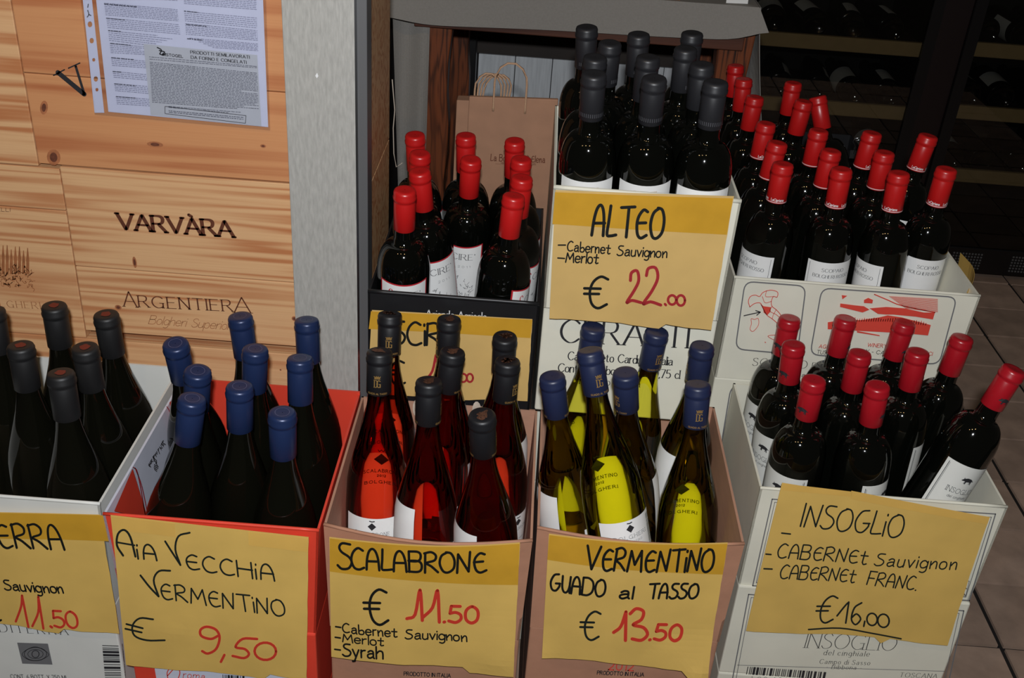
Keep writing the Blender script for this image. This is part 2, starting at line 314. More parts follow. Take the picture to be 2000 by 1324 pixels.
def ribbon(mb, pts, width, fmap, nib=False, thin=0.3, caps=True):
    """flat stroke in 2-D, mapped into the scene point by point"""
    P = [np.array(p, float) for p in pts]; Q = [P[0]]
    for p in P[1:]:
        if np.linalg.norm(p - Q[-1]) > 1e-9: Q.append(p)
    P = Q
    if len(P) < 2: P = [P[0], P[0] + [width * .4, 0]]
    for i in range(1, len(P) - 1):
        a = P[i] - P[i - 1]; b = P[i + 1] - P[i]
        if (a @ b) / (np.linalg.norm(a) * np.linalg.norm(b)) < .62:
            ribbon(mb, P[:i + 1], width, fmap, nib, thin, caps); ribbon(mb, P[i:], width, fmap, nib, thin, caps); return
    Lh = []; R = []
    for i, p in enumerate(P):
        a = P[i] - P[max(i - 1, 0)]; b = P[min(i + 1, len(P) - 1)] - P[i]
        na = a / (np.linalg.norm(a) + 1e-12); nb = b / (np.linalg.norm(b) + 1e-12); t = na + nb
        if np.linalg.norm(t) < 0.3: t = nb if np.linalg.norm(nb) > .5 else na
        t /= np.linalg.norm(t) + 1e-12; n = np.array([-t[1], t[0]])
        w = width / 2
        if nib: w *= thin + (1 - thin) * abs(t[1])
        Lh.append(p + n * w); R.append(p - n * w)
    vs = []; fs = []
    def patch(poly):
        k = len(vs)
        for q in poly: vs.append(fmap(q[0], q[1]))
        fs.append(tuple(range(k, k + len(poly))))
    for i in range(len(P) - 1): patch([Lh[i], R[i], R[i + 1], Lh[i + 1]])
    if caps:
        for p in (P[0], P[-1]):
            ww = width / 2 * (0.98 if not nib else thin)
            patch([p + ww * np.array([math.cos(a), math.sin(a)]) for a in [2 * PI * k / 10 for k in range(10)]])
    mb.add(vs, fs)

def layout(text, font=PR, gap=0.2, serif=False):
    """list of strokes [(smooth, pts)] in letter-height units, and the total width"""
    x = 0; out = []
    for ch in text:
        if ch == ' ': x += 0.42; continue
        sc = 1.0; key = ch
        acc = ch == '\u00c0'
        if acc: key = 'A'
        st = _parse(font.get(key, PR.get(key, '0,0 .3,0')))
        mx = max(p[0] for s, q in st for p in q)
        for s, q in st:
            out.append((s, [(px + x, py) for px, py in q]))
            if serif and not s and len(q) >= 2 and ch not in '.,-:':
                for (a, b) in ((q[0], q[1]), (q[-1], q[-2])):
                    if abs(a[1] - b[1]) > 0.35 and (a[1] < 0.02 or a[1] > 0.98 or abs(a[1] - .62) < .02):
                        out.append((False, [(a[0] + x - .09, a[1]), (a[0] + x + .09, a[1])]))
        if acc: out.append((False, [(x + .22, 1.25), (x + .4, 1.1)]))
        x += mx + gap
    return out, x - gap
VN = np.array([735.0, 4200.0])
def write_px(mb, text, p0, p1, h, surf, font=PR, w=0.1, gap=0.2, serif=False, nib=False, thin=.3, slant=0.0, wob=0.0):
    """letters whose baseline runs p0 -> p1 (photo pixels) laid on the surface surf(px,py)->xyz"""
    st, tot = layout(text, font, gap, serif); p0 = np.array(p0, float); p1 = np.array(p1, float)
    e1 = (p1 - p0) / tot; e2 = p0 - VN; e2 /= np.linalg.norm(e2); e2 = e2 * h
    e2 = e2 + slant * e1 / np.linalg.norm(e1) * h
    sx = np.linalg.norm(e1)
    ch = random.Random(text)
    fm = lambda a, b: surf(*(p0 + np.array([a, b])))
    u2 = e2 / h
    for s, q in st:
        jx = ch.uniform(-wob, wob); jy = ch.uniform(-wob, wob)
        pts = [e1 * (x + jx) + e2 * (y + jy) for x, y in q]
        ribbon(mb, pts, w * h, fm, nib, thin)
def strokes_px(mb, lines, width, surf, smooth=True, **k):
    for q in lines:
        q = smooth_pts(q) if smooth and len(q) > 2 else q
        ribbon(mb, q, width, surf, **k)
def plane_y(Y, eps=0.0006):
    return lambda a, b: onY((a, b), Y) + np.array([0, -eps, 0])
def flat(mb, poly, surf):
    mb.add([surf(*p) for p in poly], [tuple(range(len(poly)))])

# ================================================================== SETTING
g = MB().box((-2.2, 0.3, -0.03), (2.8, 4.2, -0.006)).build('floor', M['grout']); tag(g, kind='structure')
ts = MB(); tb = 0.0735
ts.box((-0.085, -0.077, -0.006), (0.085, 0.077, 0.0)); tme = ts.mesh('tile', M['tile'])
tn = 0
for i in range(16):
    for j in range(13):
        x = 1.074 + 0.092 - 0.184 * (i - 4); y = 1.371 - 0.082 + 0.164 * (j - 2)
        if x < -0.9: continue
        o = bpy.data.objects.new('tile', tme); COL.objects.link(o); o.parent = g
        o.location = (x, y, random.uniform(-.001, .0006)); o.scale = (1.02, 1.02, 1); o.rotation_euler = (random.uniform(-.004, .004), random.uniform(-.004, .004), random.uniform(-.006, .006))
# per-tile tone
nt = M['tile'].node_tree; bs = nt.nodes['Principled BSDF']; src = bs.inputs['Base Color'].links[0].from_socket
oi = nt.nodes.new('ShaderNodeObjectInfo'); mr = nt.nodes.new('ShaderNodeMapRange'); mr.inputs[3].default_value = .8; mr.inputs[4].default_value = 1.15
vm = nt.nodes.new('ShaderNodeVectorMath'); vm.operation = 'SCALE'; nt.links.new(oi.outputs['Random'], mr.inputs[0]); nt.links.new(src, vm.inputs[0]); nt.links.new(mr.outputs[0], vm.inputs['Scale']); nt.links.new(vm.outputs[0], bs.inputs['Base Color'])

# back wall under the table: white boards, dark rail above, black door jamb on the left
wb = empty('wall_back', (0, 2.56, 0), kind='structure')
for i in range(7):
    x = onY((930, 200), 2.56)[0] + i * 0.09
    MB().box((x + .0008, 2.25, 0) if 0 else (x + .0008, 0, 0), (x + 0.0892, 0.02, 0.64)).build('plank', M['white_board'], wb, bevel=.001)
MB().box((-0.45, .0, .642), (.46, .03, .95)).build('rail', mat('dark_brown_rail', (38, 28, 20), .6, noise=.2, scale=10), wb)
MB().box((-.9, .03, 0), (.5, .06, .95)).build('backing', M['black_gloss'], wb)
dj = empty('door_1', (-.235, 2.5, 0), kind='structure')
for k, (x0, x1, y) in enumerate([(-.06, -.03, 0), (-.025, -.012, -.01), (-.008, .012, .0), (.016, .024, -.012), (.028, .07, .0), (-.2, -.065, .01)]):
    MB().box((x0 * 1.3, y, 0), (x1 * 1.3, .04, .95)).build('jamb', M['black_gloss'], dj, bevel=.002)
# ================================================================== pine crates stacked on the left
YW = 1.335
CF = plane_y(YW, 0.0)
def xz(p, Y=YW): q = onY(p, Y); return q[0], q[2]
def crate(label, x0, x1, zs, m, depth=.2, prints=(), knots=(), nails=()):
    """wine crate: end planks in front, body behind; zs = heights of plank joints"""
    e = empty('wine_crate', (x0, YW, zs[0]), label, 'wine crate', 'pine wine crates stacked as a wall')
    O = np.array([x0, YW, zs[0]])
    MB().box((.001, .012, .001), (x1 - x0 - .001, depth, zs[-1] - zs[0] - .001)).build('body', M['pine'], e)
    for a, b in zip(zs[:-1], zs[1:]):
        MB().box((.0006, 0, a - zs[0] + .0006), (x1 - x0 - .0006, .0118, b - zs[0] - .0006)).build('plank', m, e, bevel=.0012)
    for txtfn, mm, nm in prints:
        q = MB(); txtfn(q, lambda a, b: onY((a, b), YW) - O + np.array([0, -.0004, 0])); q.build(nm, mm, e)
    for (p, rx, rz, an) in knots:
        c = onY(p, YW) - O; q = MB(); n = 14
        q.add([(c[0] + rx * math.cos(t) * math.cos(an) - rz * math.sin(t) * math.sin(an), -.0003, c[2] + rx * math.cos(t) * math.sin(an) + rz * math.sin(t) * math.cos(an)) for t in [2 * PI * k / n for k in range(n)]], [tuple(range(n))])
        q.build('knot', M['knot_ring'], e)
        q = MB(); q.add([(c[0] + .55 * (rx * math.cos(t) * math.cos(an) - rz * math.sin(t) * math.sin(an)), -.0005, c[2] + .6 * (rx * math.cos(t) * math.sin(an) + rz * math.sin(t) * math.cos(an))) for t in [2 * PI * k / n for k in range(n)]], [tuple(range(n))])
        q.build('knot', M['knot'], e)
    return e
XL = -1.0; XS1 = xz((48, 160))[0]; XS2 = xz((145, 510))[0]; XR = -.213
zt = xz((300, 337))[1]; zv = xz((360, 536))[1]; za = xz((380, 662))[1]; zlow = .30
zj = xz((65, 407))[1]; zl2 = xz((90, 655))[1]; ztop = 1.12; zmid = xz((100, 146))[1]
crate('orange pine wine crate with a black V, behind the plastic sleeve', XS1, XR, [zt, zmid, ztop], M['pine_orange'],
      prints=[(lambda q, s: [strokes_px(q, [[(113, 141), (165, 184)]], 9, s), strokes_px(q, [[(148, 129), (165, 184)]], 5, s), strokes_px(q, [[(105, 147), (126, 136)], [(134, 133), (156, 123)]], 2.6, s)], M['print_black'], 'lettering')],
      knots=[((86, 210), .010, .005, 1.25), ((105, 307), .012, .009, 1.2), ((303, 282), .011, .004, 0), ((514, 285), .004, .0025, 0)])
crate('pine wine crate branded VARVARA in brown capitals', XS2, XR, [zv, zt - .001], M['pine'],
      prints=[(lambda q, s: write_px(q, 'VARV\u00c0RA', (232, 447), (457, 463), 31, s, w=.24, gap=.1, serif=True, nib=True, thin=.5), M['brand_brown'], 'lettering')],
      knots=[((263, 512), .003, .009, 0)])
crate('pine wine crate branded ARGENTIERA, beneath the VARVARA crate', XS2, XR, [za, zv], M['pine'],
      prints=[(lambda q, s: [write_px(q, 'A', (242, 598), (268, 600), 30, s, w=.09, serif=True, nib=True, thin=.4), write_px(q, 'RGENTIER', (272, 599), (455, 608), 22, s, w=.13, gap=.22, serif=True, nib=True, thin=.4), write_px(q, 'A', (458, 610), (490, 611), 30, s, w=.09, serif=True, nib=True, thin=.4)], M['brand_brown'], 'lettering'),
              (lambda q, s: write_px(q, 'Bolgheri Superiore', (290, 632), (462, 645), 17, s, w=.06, gap=.1, slant=.45), M['brand_light'], 'script')],
      knots=[((231, 600), .005, .004, 0), ((575, 622), .004, .004, 0)])
crate('pine wine crate at the foot of the stack, below ARGENTIERA', XL, XR, [.34, zl2], M['pine'] if 0 else M['pine_orange'] if 0 else M['pine'],
      knots=[((411, 722), .002, .002, 0), ((548, 722), .0015, .0015, 0)])
crate('pale pine wine crate at the top left of the stack', XL, XS1, [zt - .004, ztop], M['pine'])
crate('pine wine crate ending in ELLI, above the cypress crate', XL, XS2 - .0 if 0 else XS2, [zj, zt - .0045], M['pine'],
      prints=[(lambda q, s: write_px(q, 'ELLI', (-6, 412), (20, 413), 7, s, w=.12, slant=.2), M['brand_brown'], 'lettering')])
def cypress(q, s):
    r = random.Random(3)
    for k, x in enumerate(range(-34, 62, 8)):
        y0 = 482 + r.uniform(-4, 6) + x * .02; y1 = 535
        flat(q, [(x - .5, y0), (x + .8, y0), (x + 3.4, y0 + 24), (x + 3, y1), (x - 2.6, y1), (x - 2.6, y0 + 24)], s)
    for k in range(70):
        x = r.uniform(-30, 66); y = r.uniform(520, 560); a = [(x, y)]
        for j in range(5): a.append((a[-1][0] + r.uniform(-4, 5), a[-1][1] + r.uniform(-5, 5)))
        strokes_px(q, [a], r.uniform(.8, 1.5), s, caps=False)
crate('pine wine crate branded with cypress trees over BOLGHERI', XL, XS2, [zl2, zj], M['pine'],
      prints=[(cypress, M['brand_light'], 'cypress_drawing'), (lambda q, s: write_px(q, 'BOLGHERI', (-33, 597), (80, 603), 13, s, w=.1, gap=.3, serif=True, nib=True), M['brand_light'], 'lettering')])
# crates hidden below carry the stack
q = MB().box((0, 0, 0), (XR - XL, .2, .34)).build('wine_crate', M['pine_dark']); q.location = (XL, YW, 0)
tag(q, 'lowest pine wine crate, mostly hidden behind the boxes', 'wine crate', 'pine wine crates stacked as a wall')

# grey pillar board with metal edge
pl = empty('pillar', (-.3125, 1.298, 0), 'grey textured pillar panel with a bright metal edge beside the pine crates', 'pillar')
MB().box((0, 0, 0), (.089, .036, 1.2)).build('face_board', M['column'], pl, bevel=.001)
MB().box((.0892, .001, 0), (.1035, .036, 1.2)).build('side_board', M['metal_dark'], pl, bevel=.001)
MB().box((.0885, -.0012, 0), (.0915, .0008, 1.2)).build('metal_edge', M['metal'], pl)
s = MB(); c = onY((619, 148), 1.298) - np.array([-.3125, 1.298, 0]); s.add([(c[0] + dx, -.0006, c[2] + dz) for dx, dz in [(-.002, 0), (0, -.003), (.002, 0), (.0005, .004)]], [(0, 1, 2, 3)]); s.build('paint_chip', M['print_white'], pl)

# ================================================================== plastic sleeve with notices on the crates
SY = YW - .0022
sf = lambda d: (lambda a, b: onY((a, b), SY) + np.array([0, -d, 0]))
def quadslab(mb, P, surf, th=.0003, n=6):
    P = [np.array(p, float) for p in P]
    g = [[surf(*((P[0] * (1 - u) + P[1] * u) * (1 - v) + (P[3] * (1 - u) + P[2] * u) * v)) for u in np.linspace(0, 1, n)] for v in np.linspace(0, 1, n)]
    mb.slab(g, (0, th, 0))
sv = empty('plastic_sleeve', (0, 0, 0), 'clear punched plastic sleeve holding two notices on the pine crates', 'plastic sleeve')
q = MB(); quadslab(q, [(145, -110), (517, -100), (528, 254), (186, 223)], sf(.0016), .0001); q.build('film', M['clear_film'], sv)
q = MB()     # punched strip with real holes
A0, A1, B0, B1 = map(np.array, [(162.0, 0.0), (180.0, 0.0), (185.0, 220.0), (204.0, 220.0)])
hol = [(.0 - .16, 3), (.215, 5.6), (.36, 5.2), (.53, 3.6), (.70, 5.2), (.795, 3.6)]
st_ = lambda t: (A0 * (1 - t) + B0 * t, A1 * (1 - t) + B1 * t)
prev = -.45; S0 = sf(.0006)
for t, r in hol:
    h = r * 1.35 / 220
    a, b = st_(prev); c, d = st_(t - h); q.add([S0(*a), S0(*b), S0(*d), S0(*c)], [(0, 1, 2, 3)])
    a, b = st_(t - h); c, d = st_(t + h); m = (a + b + c + d) / 4
    sq = []; ci = []
    cor = [a, b, d, c]
    for k in range(4):
        for u in (0, .33, .66):
            p = cor[k] * (1 - u) + cor[(k + 1) % 4] * u; sq.append(p)
            v = p - m; v = v / np.linalg.norm(v); ci.append(m + v * np.array([r * .8, r * 1.05]))
    n = len(sq); q.add([S0(*p) for p in sq + ci], [(k, (k + 1) % n, n + (k + 1) % n, n + k) for k in range(n)])
    prev = t + h
a, b = st_(prev); c, d = st_(1); q.add([S0(*a), S0(*b), S0(*d), S0(*c)], [(0, 1, 2, 3)])
q.build('punched_strip', M['sheet'], sv)
q = MB(); strokes_px(q, [[(172, 20), (174, 28), (171, 33)], [(174, 28), (178, 30)], [(173, 8), (172, 14)]], 2, sf(.0009)); q.build('strip_print', M['print_grey'], sv)
q = MB(); quadslab(q, [(176, -110), (510, -100), (524, 248), (212, 218)], sf(.0006), .0002)
sh = q.build('notice_sheet', M['sheet']); tag(sh, 'large white sheet of fine print inside the plastic sleeve', 'notice')
def textlines(q, TL, TR, BR, BL, n, surf, w, r, ragged=.5, dash=5.0):
    TL, TR, BR, BL = [np.array(x, float) for x in (TL, TR, BR, BL)]
    for k in range(n):
        t = (k + .5) / n; a = TL * (1 - t) + BL * t; b = TR * (1 - t) + BR * t
        if r.random() < .12: b = a + (b - a) * r.uniform(ragged, 1)
        Ls = np.linalg.norm(b - a); e = (b - a) / Ls; x = 0
        while x < Ls:
            d = r.uniform(dash * .5, dash * 1.6); ribbon(q, [a + e * x, a + e * min(x + d, Ls)], w, surf, caps=False); x += d + r.uniform(.8, 1.8)
r = random.Random(5); q = MB()
for (a, b, c, d) in [((200, -40), (345, -28), (347, 2), (203, -6)), ((204, 4), (347, 17), (350, 42), (207, 30)), ((208, 33), (350, 46), (353, 68), (211, 55)), ((212, 58), (353, 71), (290, 90), (214, 80)),
                     ((215, 83), (288, 90), (289, 108), (217, 104)), ((217, 111), (290, 118), (291, 134), (220, 129)), ((220, 137), (291, 144), (292, 158), (223, 152)), ((223, 161), (292, 167), (293, 184), (226, 178)), ((227, 186), (293, 192), (295, 208), (229, 204)),
                     ((358, -35), (500, -25), (502, 20), (360, 8)), ((360, 20), (502, 33), (503, 56), (362, 42)), ((362, 44), (503, 58), (504, 80), (364, 68)), ((366, 72), (504, 84), (505, 100), (420, 94))]:
    textlines(q, a, b, c, d, max(3, int((d[1] - a[1]) / 3.2)), sf(.0012), 1.25, r)
o = q.build('fine_print', M['sheet_print'], sh)
q = MB()
for (a, b) in [((204, 6), (268, 12)), ((208, 34), (262, 39)), ((212, 58), (256, 62)), ((216, 83), (256, 87)), ((218, 111), (262, 115)), ((221, 138), (247, 140)), ((224, 162), (266, 166)), ((227, 187), (265, 190)), ((360, 20), (388, 23)), ((364, 46), (404, 50)), ((366, 74), (396, 77))]:
    textlines(q, a, b, (b[0], b[1] + 2), (a[0], a[1] + 2), 1, sf(.0014), 2.0, r, dash=6)
q.build('headings', M['sheet_dark'], sh)
q = MB(); quadslab(q, [(281, 85), (503, 107), (511, 246), (295, 224)], sf(.0013), .0001)
s2 = q.build('notice_sheet', M['sheet2']); tag(s2, 'small grey notice headed PRODOTTI SEMILAVORATI in front of the larger sheet', 'notice')
q = MB(); textlines(q, (292, 108), (503, 128), (503, 133), (293, 117), 2, sf(.0016), 1.2, r); textlines(q, (293, 119), (503, 141), (506, 216), (298, 200), 26, sf(.0016), 1.2, r, .8)
textlines(q, (330, 206), (506, 220), (506, 226), (330, 210), 2, sf(.0016), 1.1, r); textlines(q, (330, 214), (476, 227), (476, 234), (331, 220), 2, sf(.0016), 1.5, r)
q.build('fine_print', M['sheet_dark'], s2)
q = MB(); write_px(q, 'PRODOTTI SEMILAVORATI', (373, 104), (488, 114), 6, sf(.0016), w=.2, nib=True, thin=.5); write_px(q, 'DA FORNO E CONGELATI', (374, 114), (482, 124), 6, sf(.0016), w=.2, nib=True, thin=.5)
strokes_px(q, [[(308, 92), (316, 97), (313, 104)], [(312, 98), (322, 101), (318, 106)], [(313, 105), (320, 107), (324, 104)]], 2.2, sf(.0016)); write_px(q, 'RISTOGEL', (319, 108), (358, 112), 5, sf(.0016), w=.2)
strokes_px(q, [[(323, 207), (481, 225), (480, 240), (323, 221), (323, 207)]], 1.0, sf(.0016), smooth=False, caps=False)
q.build('headings', M['print_black'], s2)

# ================================================================== cartons
def wallpanel(name, m, parent, P, inward, bow=0, sag=0, th=.003, n=12, rim=0):
    """P: base left, base right, rim right, rim left; inward: unit vector"""
    P = [np.array(p, float) for p in P]; inward = np.array(inward, float); g = []
    for v in np.linspace(0, 1, 5):
        row = []
        for u in np.linspace(0, 1, n):
            p = (P[0] * (1 - u) + P[1] * u) * (1 - v) + (P[3] * (1 - u) + P[2] * u) * v
            s_ = math.sin(PI * u); p = p - inward * bow * s_ * v ** 1.5; p = p + np.array([0, 0, -sag * s_ * v ** 3]); row.append(p)
        g.append(row)
    q = MB().slab(g, inward * th)
    if rim: q.tube([np.array(p) + inward * th * .5 for p in g[-1]], rim, 8)
    return q.build(name, m, parent, fix=True)
def open_carton(label, rim, base, z0, h, mats, bow=0, sag=0, back_up=0.0, group=None, rimr=.0022):
    """rim, base: (x0,x1,y0,y1) ; mats: front, back, left, right, inside"""
    cx = (base[0] + base[1]) / 2; cy = (base[2] + base[3]) / 2; O = np.array([cx, cy, z0])
    e = empty('carton', O, label, 'box', group)
    B = [np.array([x, y, z0]) - O for x, y in ((base[0], base[2]), (base[1], base[2]), (base[1], base[3]), (base[0], base[3]))]
    R = [np.array([x, y, z0 + h]) - O for x, y in ((rim[0], rim[2]), (rim[1], rim[2]), (rim[1], rim[3]), (rim[0], rim[3]))]
    MB().box(tuple(B[0] + [0.001, .001, 0]), tuple(B[2] + [-.001, -.001, .003])).build('base_panel', mats[4], e)
    wallpanel('front_panel', mats[0], e, [B[0], B[1], R[1], R[0]], (0, 1, 0), bow, sag, rim=rimr)
    up = np.array([0, 0, back_up]); wallpanel('back_panel', mats[1], e, [B[2], B[3], R[3] + up, R[2] + up], (0, -1, 0))
    wallpanel('side_panel', mats[2], e, [B[3], B[0], R[0], R[3]], (1, 0, 0)); wallpanel('side_panel', mats[3], e, [B[1], B[2], R[2], R[1]], (-1, 0, 0))
    return e, O
def closed_carton(label, x0, x1, y0, y1, z0, h, m, group=None):
    e = empty('carton', ((x0 + x1) / 2, (y0 + y1) / 2, z0), label, 'box', group); a = (x1 - x0) / 2; b = (y1 - y0) / 2
    MB().box((-a, -b, .0006), (a, b, h - .0006)).build('body', m, e, bevel=.0025)
    MB().box((-.025, -b - .0003, h - .03), (.025, b + .0003, h - .0003)).build('tape_strip', M['tear'] if m is M['kraft'] else m, e)
    return e, np.array([(x0 + x1) / 2, (y0 + y1) / 2, z0])
def prints(e, O, Y, items, eps=.0008):
    """items: (part name, material, function(mb, surf))"""
    inv = e.location
    for nm, mm, fn in items:
        q = MB(); fn(q, lambda a, b: onY((a, b), Y) - np.array(inv) + np.array([0, -eps, 0])); q.build(nm, mm, e)

HB = .17
K = M['kraft']; KI = M['kraft_in']; Wc = M['white_card']; Rd = M['red_card']; Bk = M['black_card']
# --- front row, top boxes (level 2)
cb = {}
cb['terra'] = open_carton('white carton of black-capped bottles with the TERRA price sign', (-.722, -.478, .972, 1.252), (-.715, -.484, .976, 1.245), .34, .17, (M['white_card2'],) * 5, back_up=.02)
cb['aia'] = open_carton('red and white carton of blue-capped bottles beside the grey pillar', (-.468, -.213, .955, 1.25), (-.462, -.222, .958, 1.246), .34, .17, (Rd, Rd, M['blue_white'], Rd, Rd), back_up=.004)
cb['rose'] = open_carton('brown carton holding the pink wine bottles', (-.2105, .0385, .97, 1.248), (-.207, .034, .972, 1.244), .34, .167, (K, KI, KI, KI, KI), bow=.012, sag=.006)
cb['yel'] = open_carton('brown carton holding the yellow wine bottles', (.0435, .2945, .994, 1.29), (.047, .291, .996, 1.284), .34, .167, (K, KI, KI, KI, KI), bow=.006, sag=.007)
cb['ins'] = open_carton('white carton of crimson-capped bottles with the INSOGLIO price sign', (.331, .652, 1.105, 1.358), (.332, .65, 1.108, 1.356), .34, .168, (Wc,) * 5)
# --- back row
cb['scire'] = open_carton('black carton of red-capped bottles beside the grey pillar', (-.2, .0285, 1.24, 1.56), (-.2, .027, 1.242, 1.555), .51, .17, (Bk, Bk, Bk, Bk, Bk), rimr=.003)
cb['alteo'] = open_carton('tall-standing white carton of grey-capped bottles, highest of all', (.0325, .2655, 1.232, 1.555), (.034, .264, 1.233, 1.553), .68, .17, (Wc,) * 5, rimr=.003)
cb['scop'] = open_carton('white carton printed with a map of Italy, full of red-capped bottles', (.304, .656, 1.366, 1.71), (.304, .652, 1.368, 1.708), .51, .17, (Wc,) * 5)
cb['back'] = open_carton('dark carton of red-capped bottles right behind the map carton', (.322, .63, 1.728, 2.04), (.322, .63, 1.728, 2.04), .51, .17, (Bk,) * 5)
# --- closed boxes underneath
lowL = 'closed {} under the {} carton'
low = {}
low['terra'] = closed_carton('closed white carton with a barcode, under the black-capped bottles', -.715, -.484, .974, 1.245, .17, HB, M['white_card2'])
low['aia'] = closed_carton('closed red and white carton under the blue-capped bottles', -.462, -.222, .956, 1.246, .17, HB, Rd)
low['rose'] = closed_carton('closed brown carton under the pink wine', -.207, .034, .974, 1.244, .17, HB, K)
low['yel'] = closed_carton('closed brown carton reading 2012, under the yellow wine', .047, .291, .998, 1.284, .17, HB, K)
low['ins'] = closed_carton('closed white carton printed INSOGLIO with a barcode', .332, .652, 1.104, 1.356, .17, HB, Wc)
for k, (x0, x1, y0, y1, m) in {'black-capped bottles': (-.715, -.484, .974, 1.245, M['white_card2']), 'blue-capped bottles': (-.462, -.222, .956, 1.246, Rd), 'pink wine': (-.207, .034, .974, 1.244, K), 'yellow wine': (.047, .291, .998, 1.284, K), 'INSOGLIO stack': (.332, .652, 1.104, 1.356, Wc)}.items():
    closed_carton('lowest closed carton standing on the floor under the ' + k, x0, x1, y0, y1, 0, HB, m)
low['cer'] = closed_carton('closed white carton printed CERALTI under the grey-capped bottles', .034, .266, 1.254 - .012, 1.553, .51, HB, Wc)
for k in range(3):
    closed_carton(['lowest', 'second lowest', 'middle'][k] + ' closed white carton under the CERALTI carton', .036, .266, 1.3, 1.553, HB * k, HB, Wc)
    closed_carton(['lowest', 'second lowest', 'topmost'][k] + ' closed black carton under the black carton', -.2, .026, 1.262, 1.555, HB * k, HB, Bk)
    if k < 2: closed_carton(['lowest', 'second lowest'][k] + ' closed white carton under the map carton', .304, .642, 1.37, 1.708, HB * k, HB, Wc)
    closed_carton(['lowest', 'second lowest', 'topmost'][k] + ' closed white carton in the stack behind the map carton', .322, .63, 1.728, 2.04, HB * k, HB, Wc)
low['scop'] = closed_carton('closed white carton with the same frames, under the map carton', .304, .643, 1.368, 1.708, .34, HB, Wc)

# --- print on the cartons
e, O = low['terra']
def eye_logo(q, s): flat(q, [(34, 1254), (94, 1256), (103, 1297), (44, 1295)], s)
def ell(q, s, c, a, b, w, n=18, rot=0): strokes_px(q, [[(c[0] + a * math.cos(t) * math.cos(rot) - b * math.sin(t) * math.sin(rot), c[1] + a * math.cos(t) * math.sin(rot) + b * math.sin(t) * math.cos(rot)) for t in [2 * PI * k / n for k in range(n + 1)]]], w, s, smooth=False)
prints(e, O, .974, [('logo_panel', M['print_grey'], eye_logo),
    ('lettering', M['print_black'], lambda q, s: [write_px(q, 'MEDITERRA', (-45, 1231), (134, 1239), 17, s, w=.09, gap=.4, serif=True, nib=True), write_px(q, 'CONT. 6 BOTT. X 750 ML', (22, 1324), (134, 1326), 8, s, w=.12),
        write_px(q, '33049 45004 7', (246, 1324), (240, 1262), 6, s, w=.12)])])
prints(e, O, .974, [('logo_drawing', M['print_black'], lambda q, s: [ell(q, s, (70, 1276), 22, 13, 1.2), ell(q, s, (70, 1276), 15, 9, 1), ell(q, s, (70, 1276), 7, 7, 1.5), strokes_px(q, [[(44, 1276), (56, 1266), (70, 1262), (84, 1267), (96, 1277), (84, 1286), (70, 1289), (54, 1286), (44, 1276)]], 1, s)])], eps=.0011)
def barcode(q, s, TL, TR, BR, BL, n, seed=1):
    r = random.Random(seed); x = 0.0; TL, TR, BR, BL = [np.array(p, float) for p in (TL, TR, BR, BL)]
    while x < 1:
        w = r.choice([1, 1, 2, 3]) / n; a = TL + (TR - TL) * x; b = TL + (TR - TL) * min(x + w, 1); c = BL + (BR - BL) * min(x + w, 1); d = BL + (BR - BL) * x
        flat(q, [a, b, c, d], s); x += w + r.choice([1, 1, 2]) / n
prints(e, O, .974, [('barcode', M['print_black'], lambda q, s: barcode(q, s, (200, 1259), (206, 1330), (238, 1330), (232, 1260), 46))])
e, O = cb['terra']
e, O = low['aia']
prints(e, O, .956, [('white_panel', M['blue_white'], lambda q, s: flat(q, [(298, 1278), (597, 1300), (610, 1420), (322, 1420)], s))])
prints(e, O, .956, [('script', M['print_red'], lambda q, s: [strokes_px(q, [[(350, 1302), (338, 1300), (327, 1312), (332, 1330), (345, 1328), (352, 1312), (344, 1302), (328, 1318)]], 2, s), write_px(q, 'roma', (358, 1322), (400, 1326), 13, s, w=.1, slant=.3)]),
                    ('barcode', M['print_black'], lambda q, s: barcode(q, s, (435, 1316), (478, 1319), (478, 1340), (436, 1338), 30))], eps=.0011)
e, O = cb['aia']   # inner left wall: white flap with red wedge, red rules and sketch
def onX(p, X): d = ray(p); t = X / d[0]; return np.array([0, 0, EYE]) + d * t
fx = MB(); inv = np.array(e.location); XF = -.4585
sx = lambda a, b: onX((a, b), XF) - inv + np.array([.0006, 0, 0])
flat(fx, [(222, 998), (258, 915), (288, 1012)], sx); fx.build('red_wedge', Rd, e)
fx = MB(); flat(fx, [(330, 786), (348, 770), (352, 800), (340, 830)], sx); fx.build('red_corner', Rd, e)
fx = MB(); strokes_px(fx, [[(259, 912), (268, 925), (284, 1012)], [(263, 914), (276, 950), (289, 1012)], [(325, 794), (331, 806), (338, 848)]], 1.6, sx); fx.build('red_rules', M['label_edge'], e)
fx = MB(); r = random.Random(11)
for k in range(16):
    x = 290 + k * 1.9; y = 905 - k * 3.0; strokes_px(fx, [[(x, y), (x + r.uniform(-3, 3), y + r.uniform(2, 6)), (x + r.uniform(-2, 4), y + r.uniform(4, 9))]], 1.1, sx)
for k in range(8): strokes_px(fx, [[(302 + r.uniform(-3, 4), 895 + k * 3), (306 + r.uniform(-3, 4), 899 + k * 3)]], 1.3, sx)
fx.build('sketch', M['print_black'], e)
e, O = low['rose']
prints(e, O, .974, [('lettering', M['print_black'], lambda q, s: write_px(q, 'PRODOTTO IN ITALIA', (789, 1318), (880, 1322), 7, s, w=.2))])
q = MB(); wy = 1.2405
for cx_, cy_ in ((815, 798), (931, 803)):
    flat(q, [(cx_ + 9 * math.cos(t), cy_ - 16 * math.sin(t) * (1.2 if math.sin(t) > 0 else 1)) for t in [2 * PI * k / 14 for k in range(14)]], lambda a, b: onY((a, b), wy) - np.array(cb['rose'][0].location))
q.build('torn_patch', M['tear'], cb['rose'][0])
e, O = low['yel']
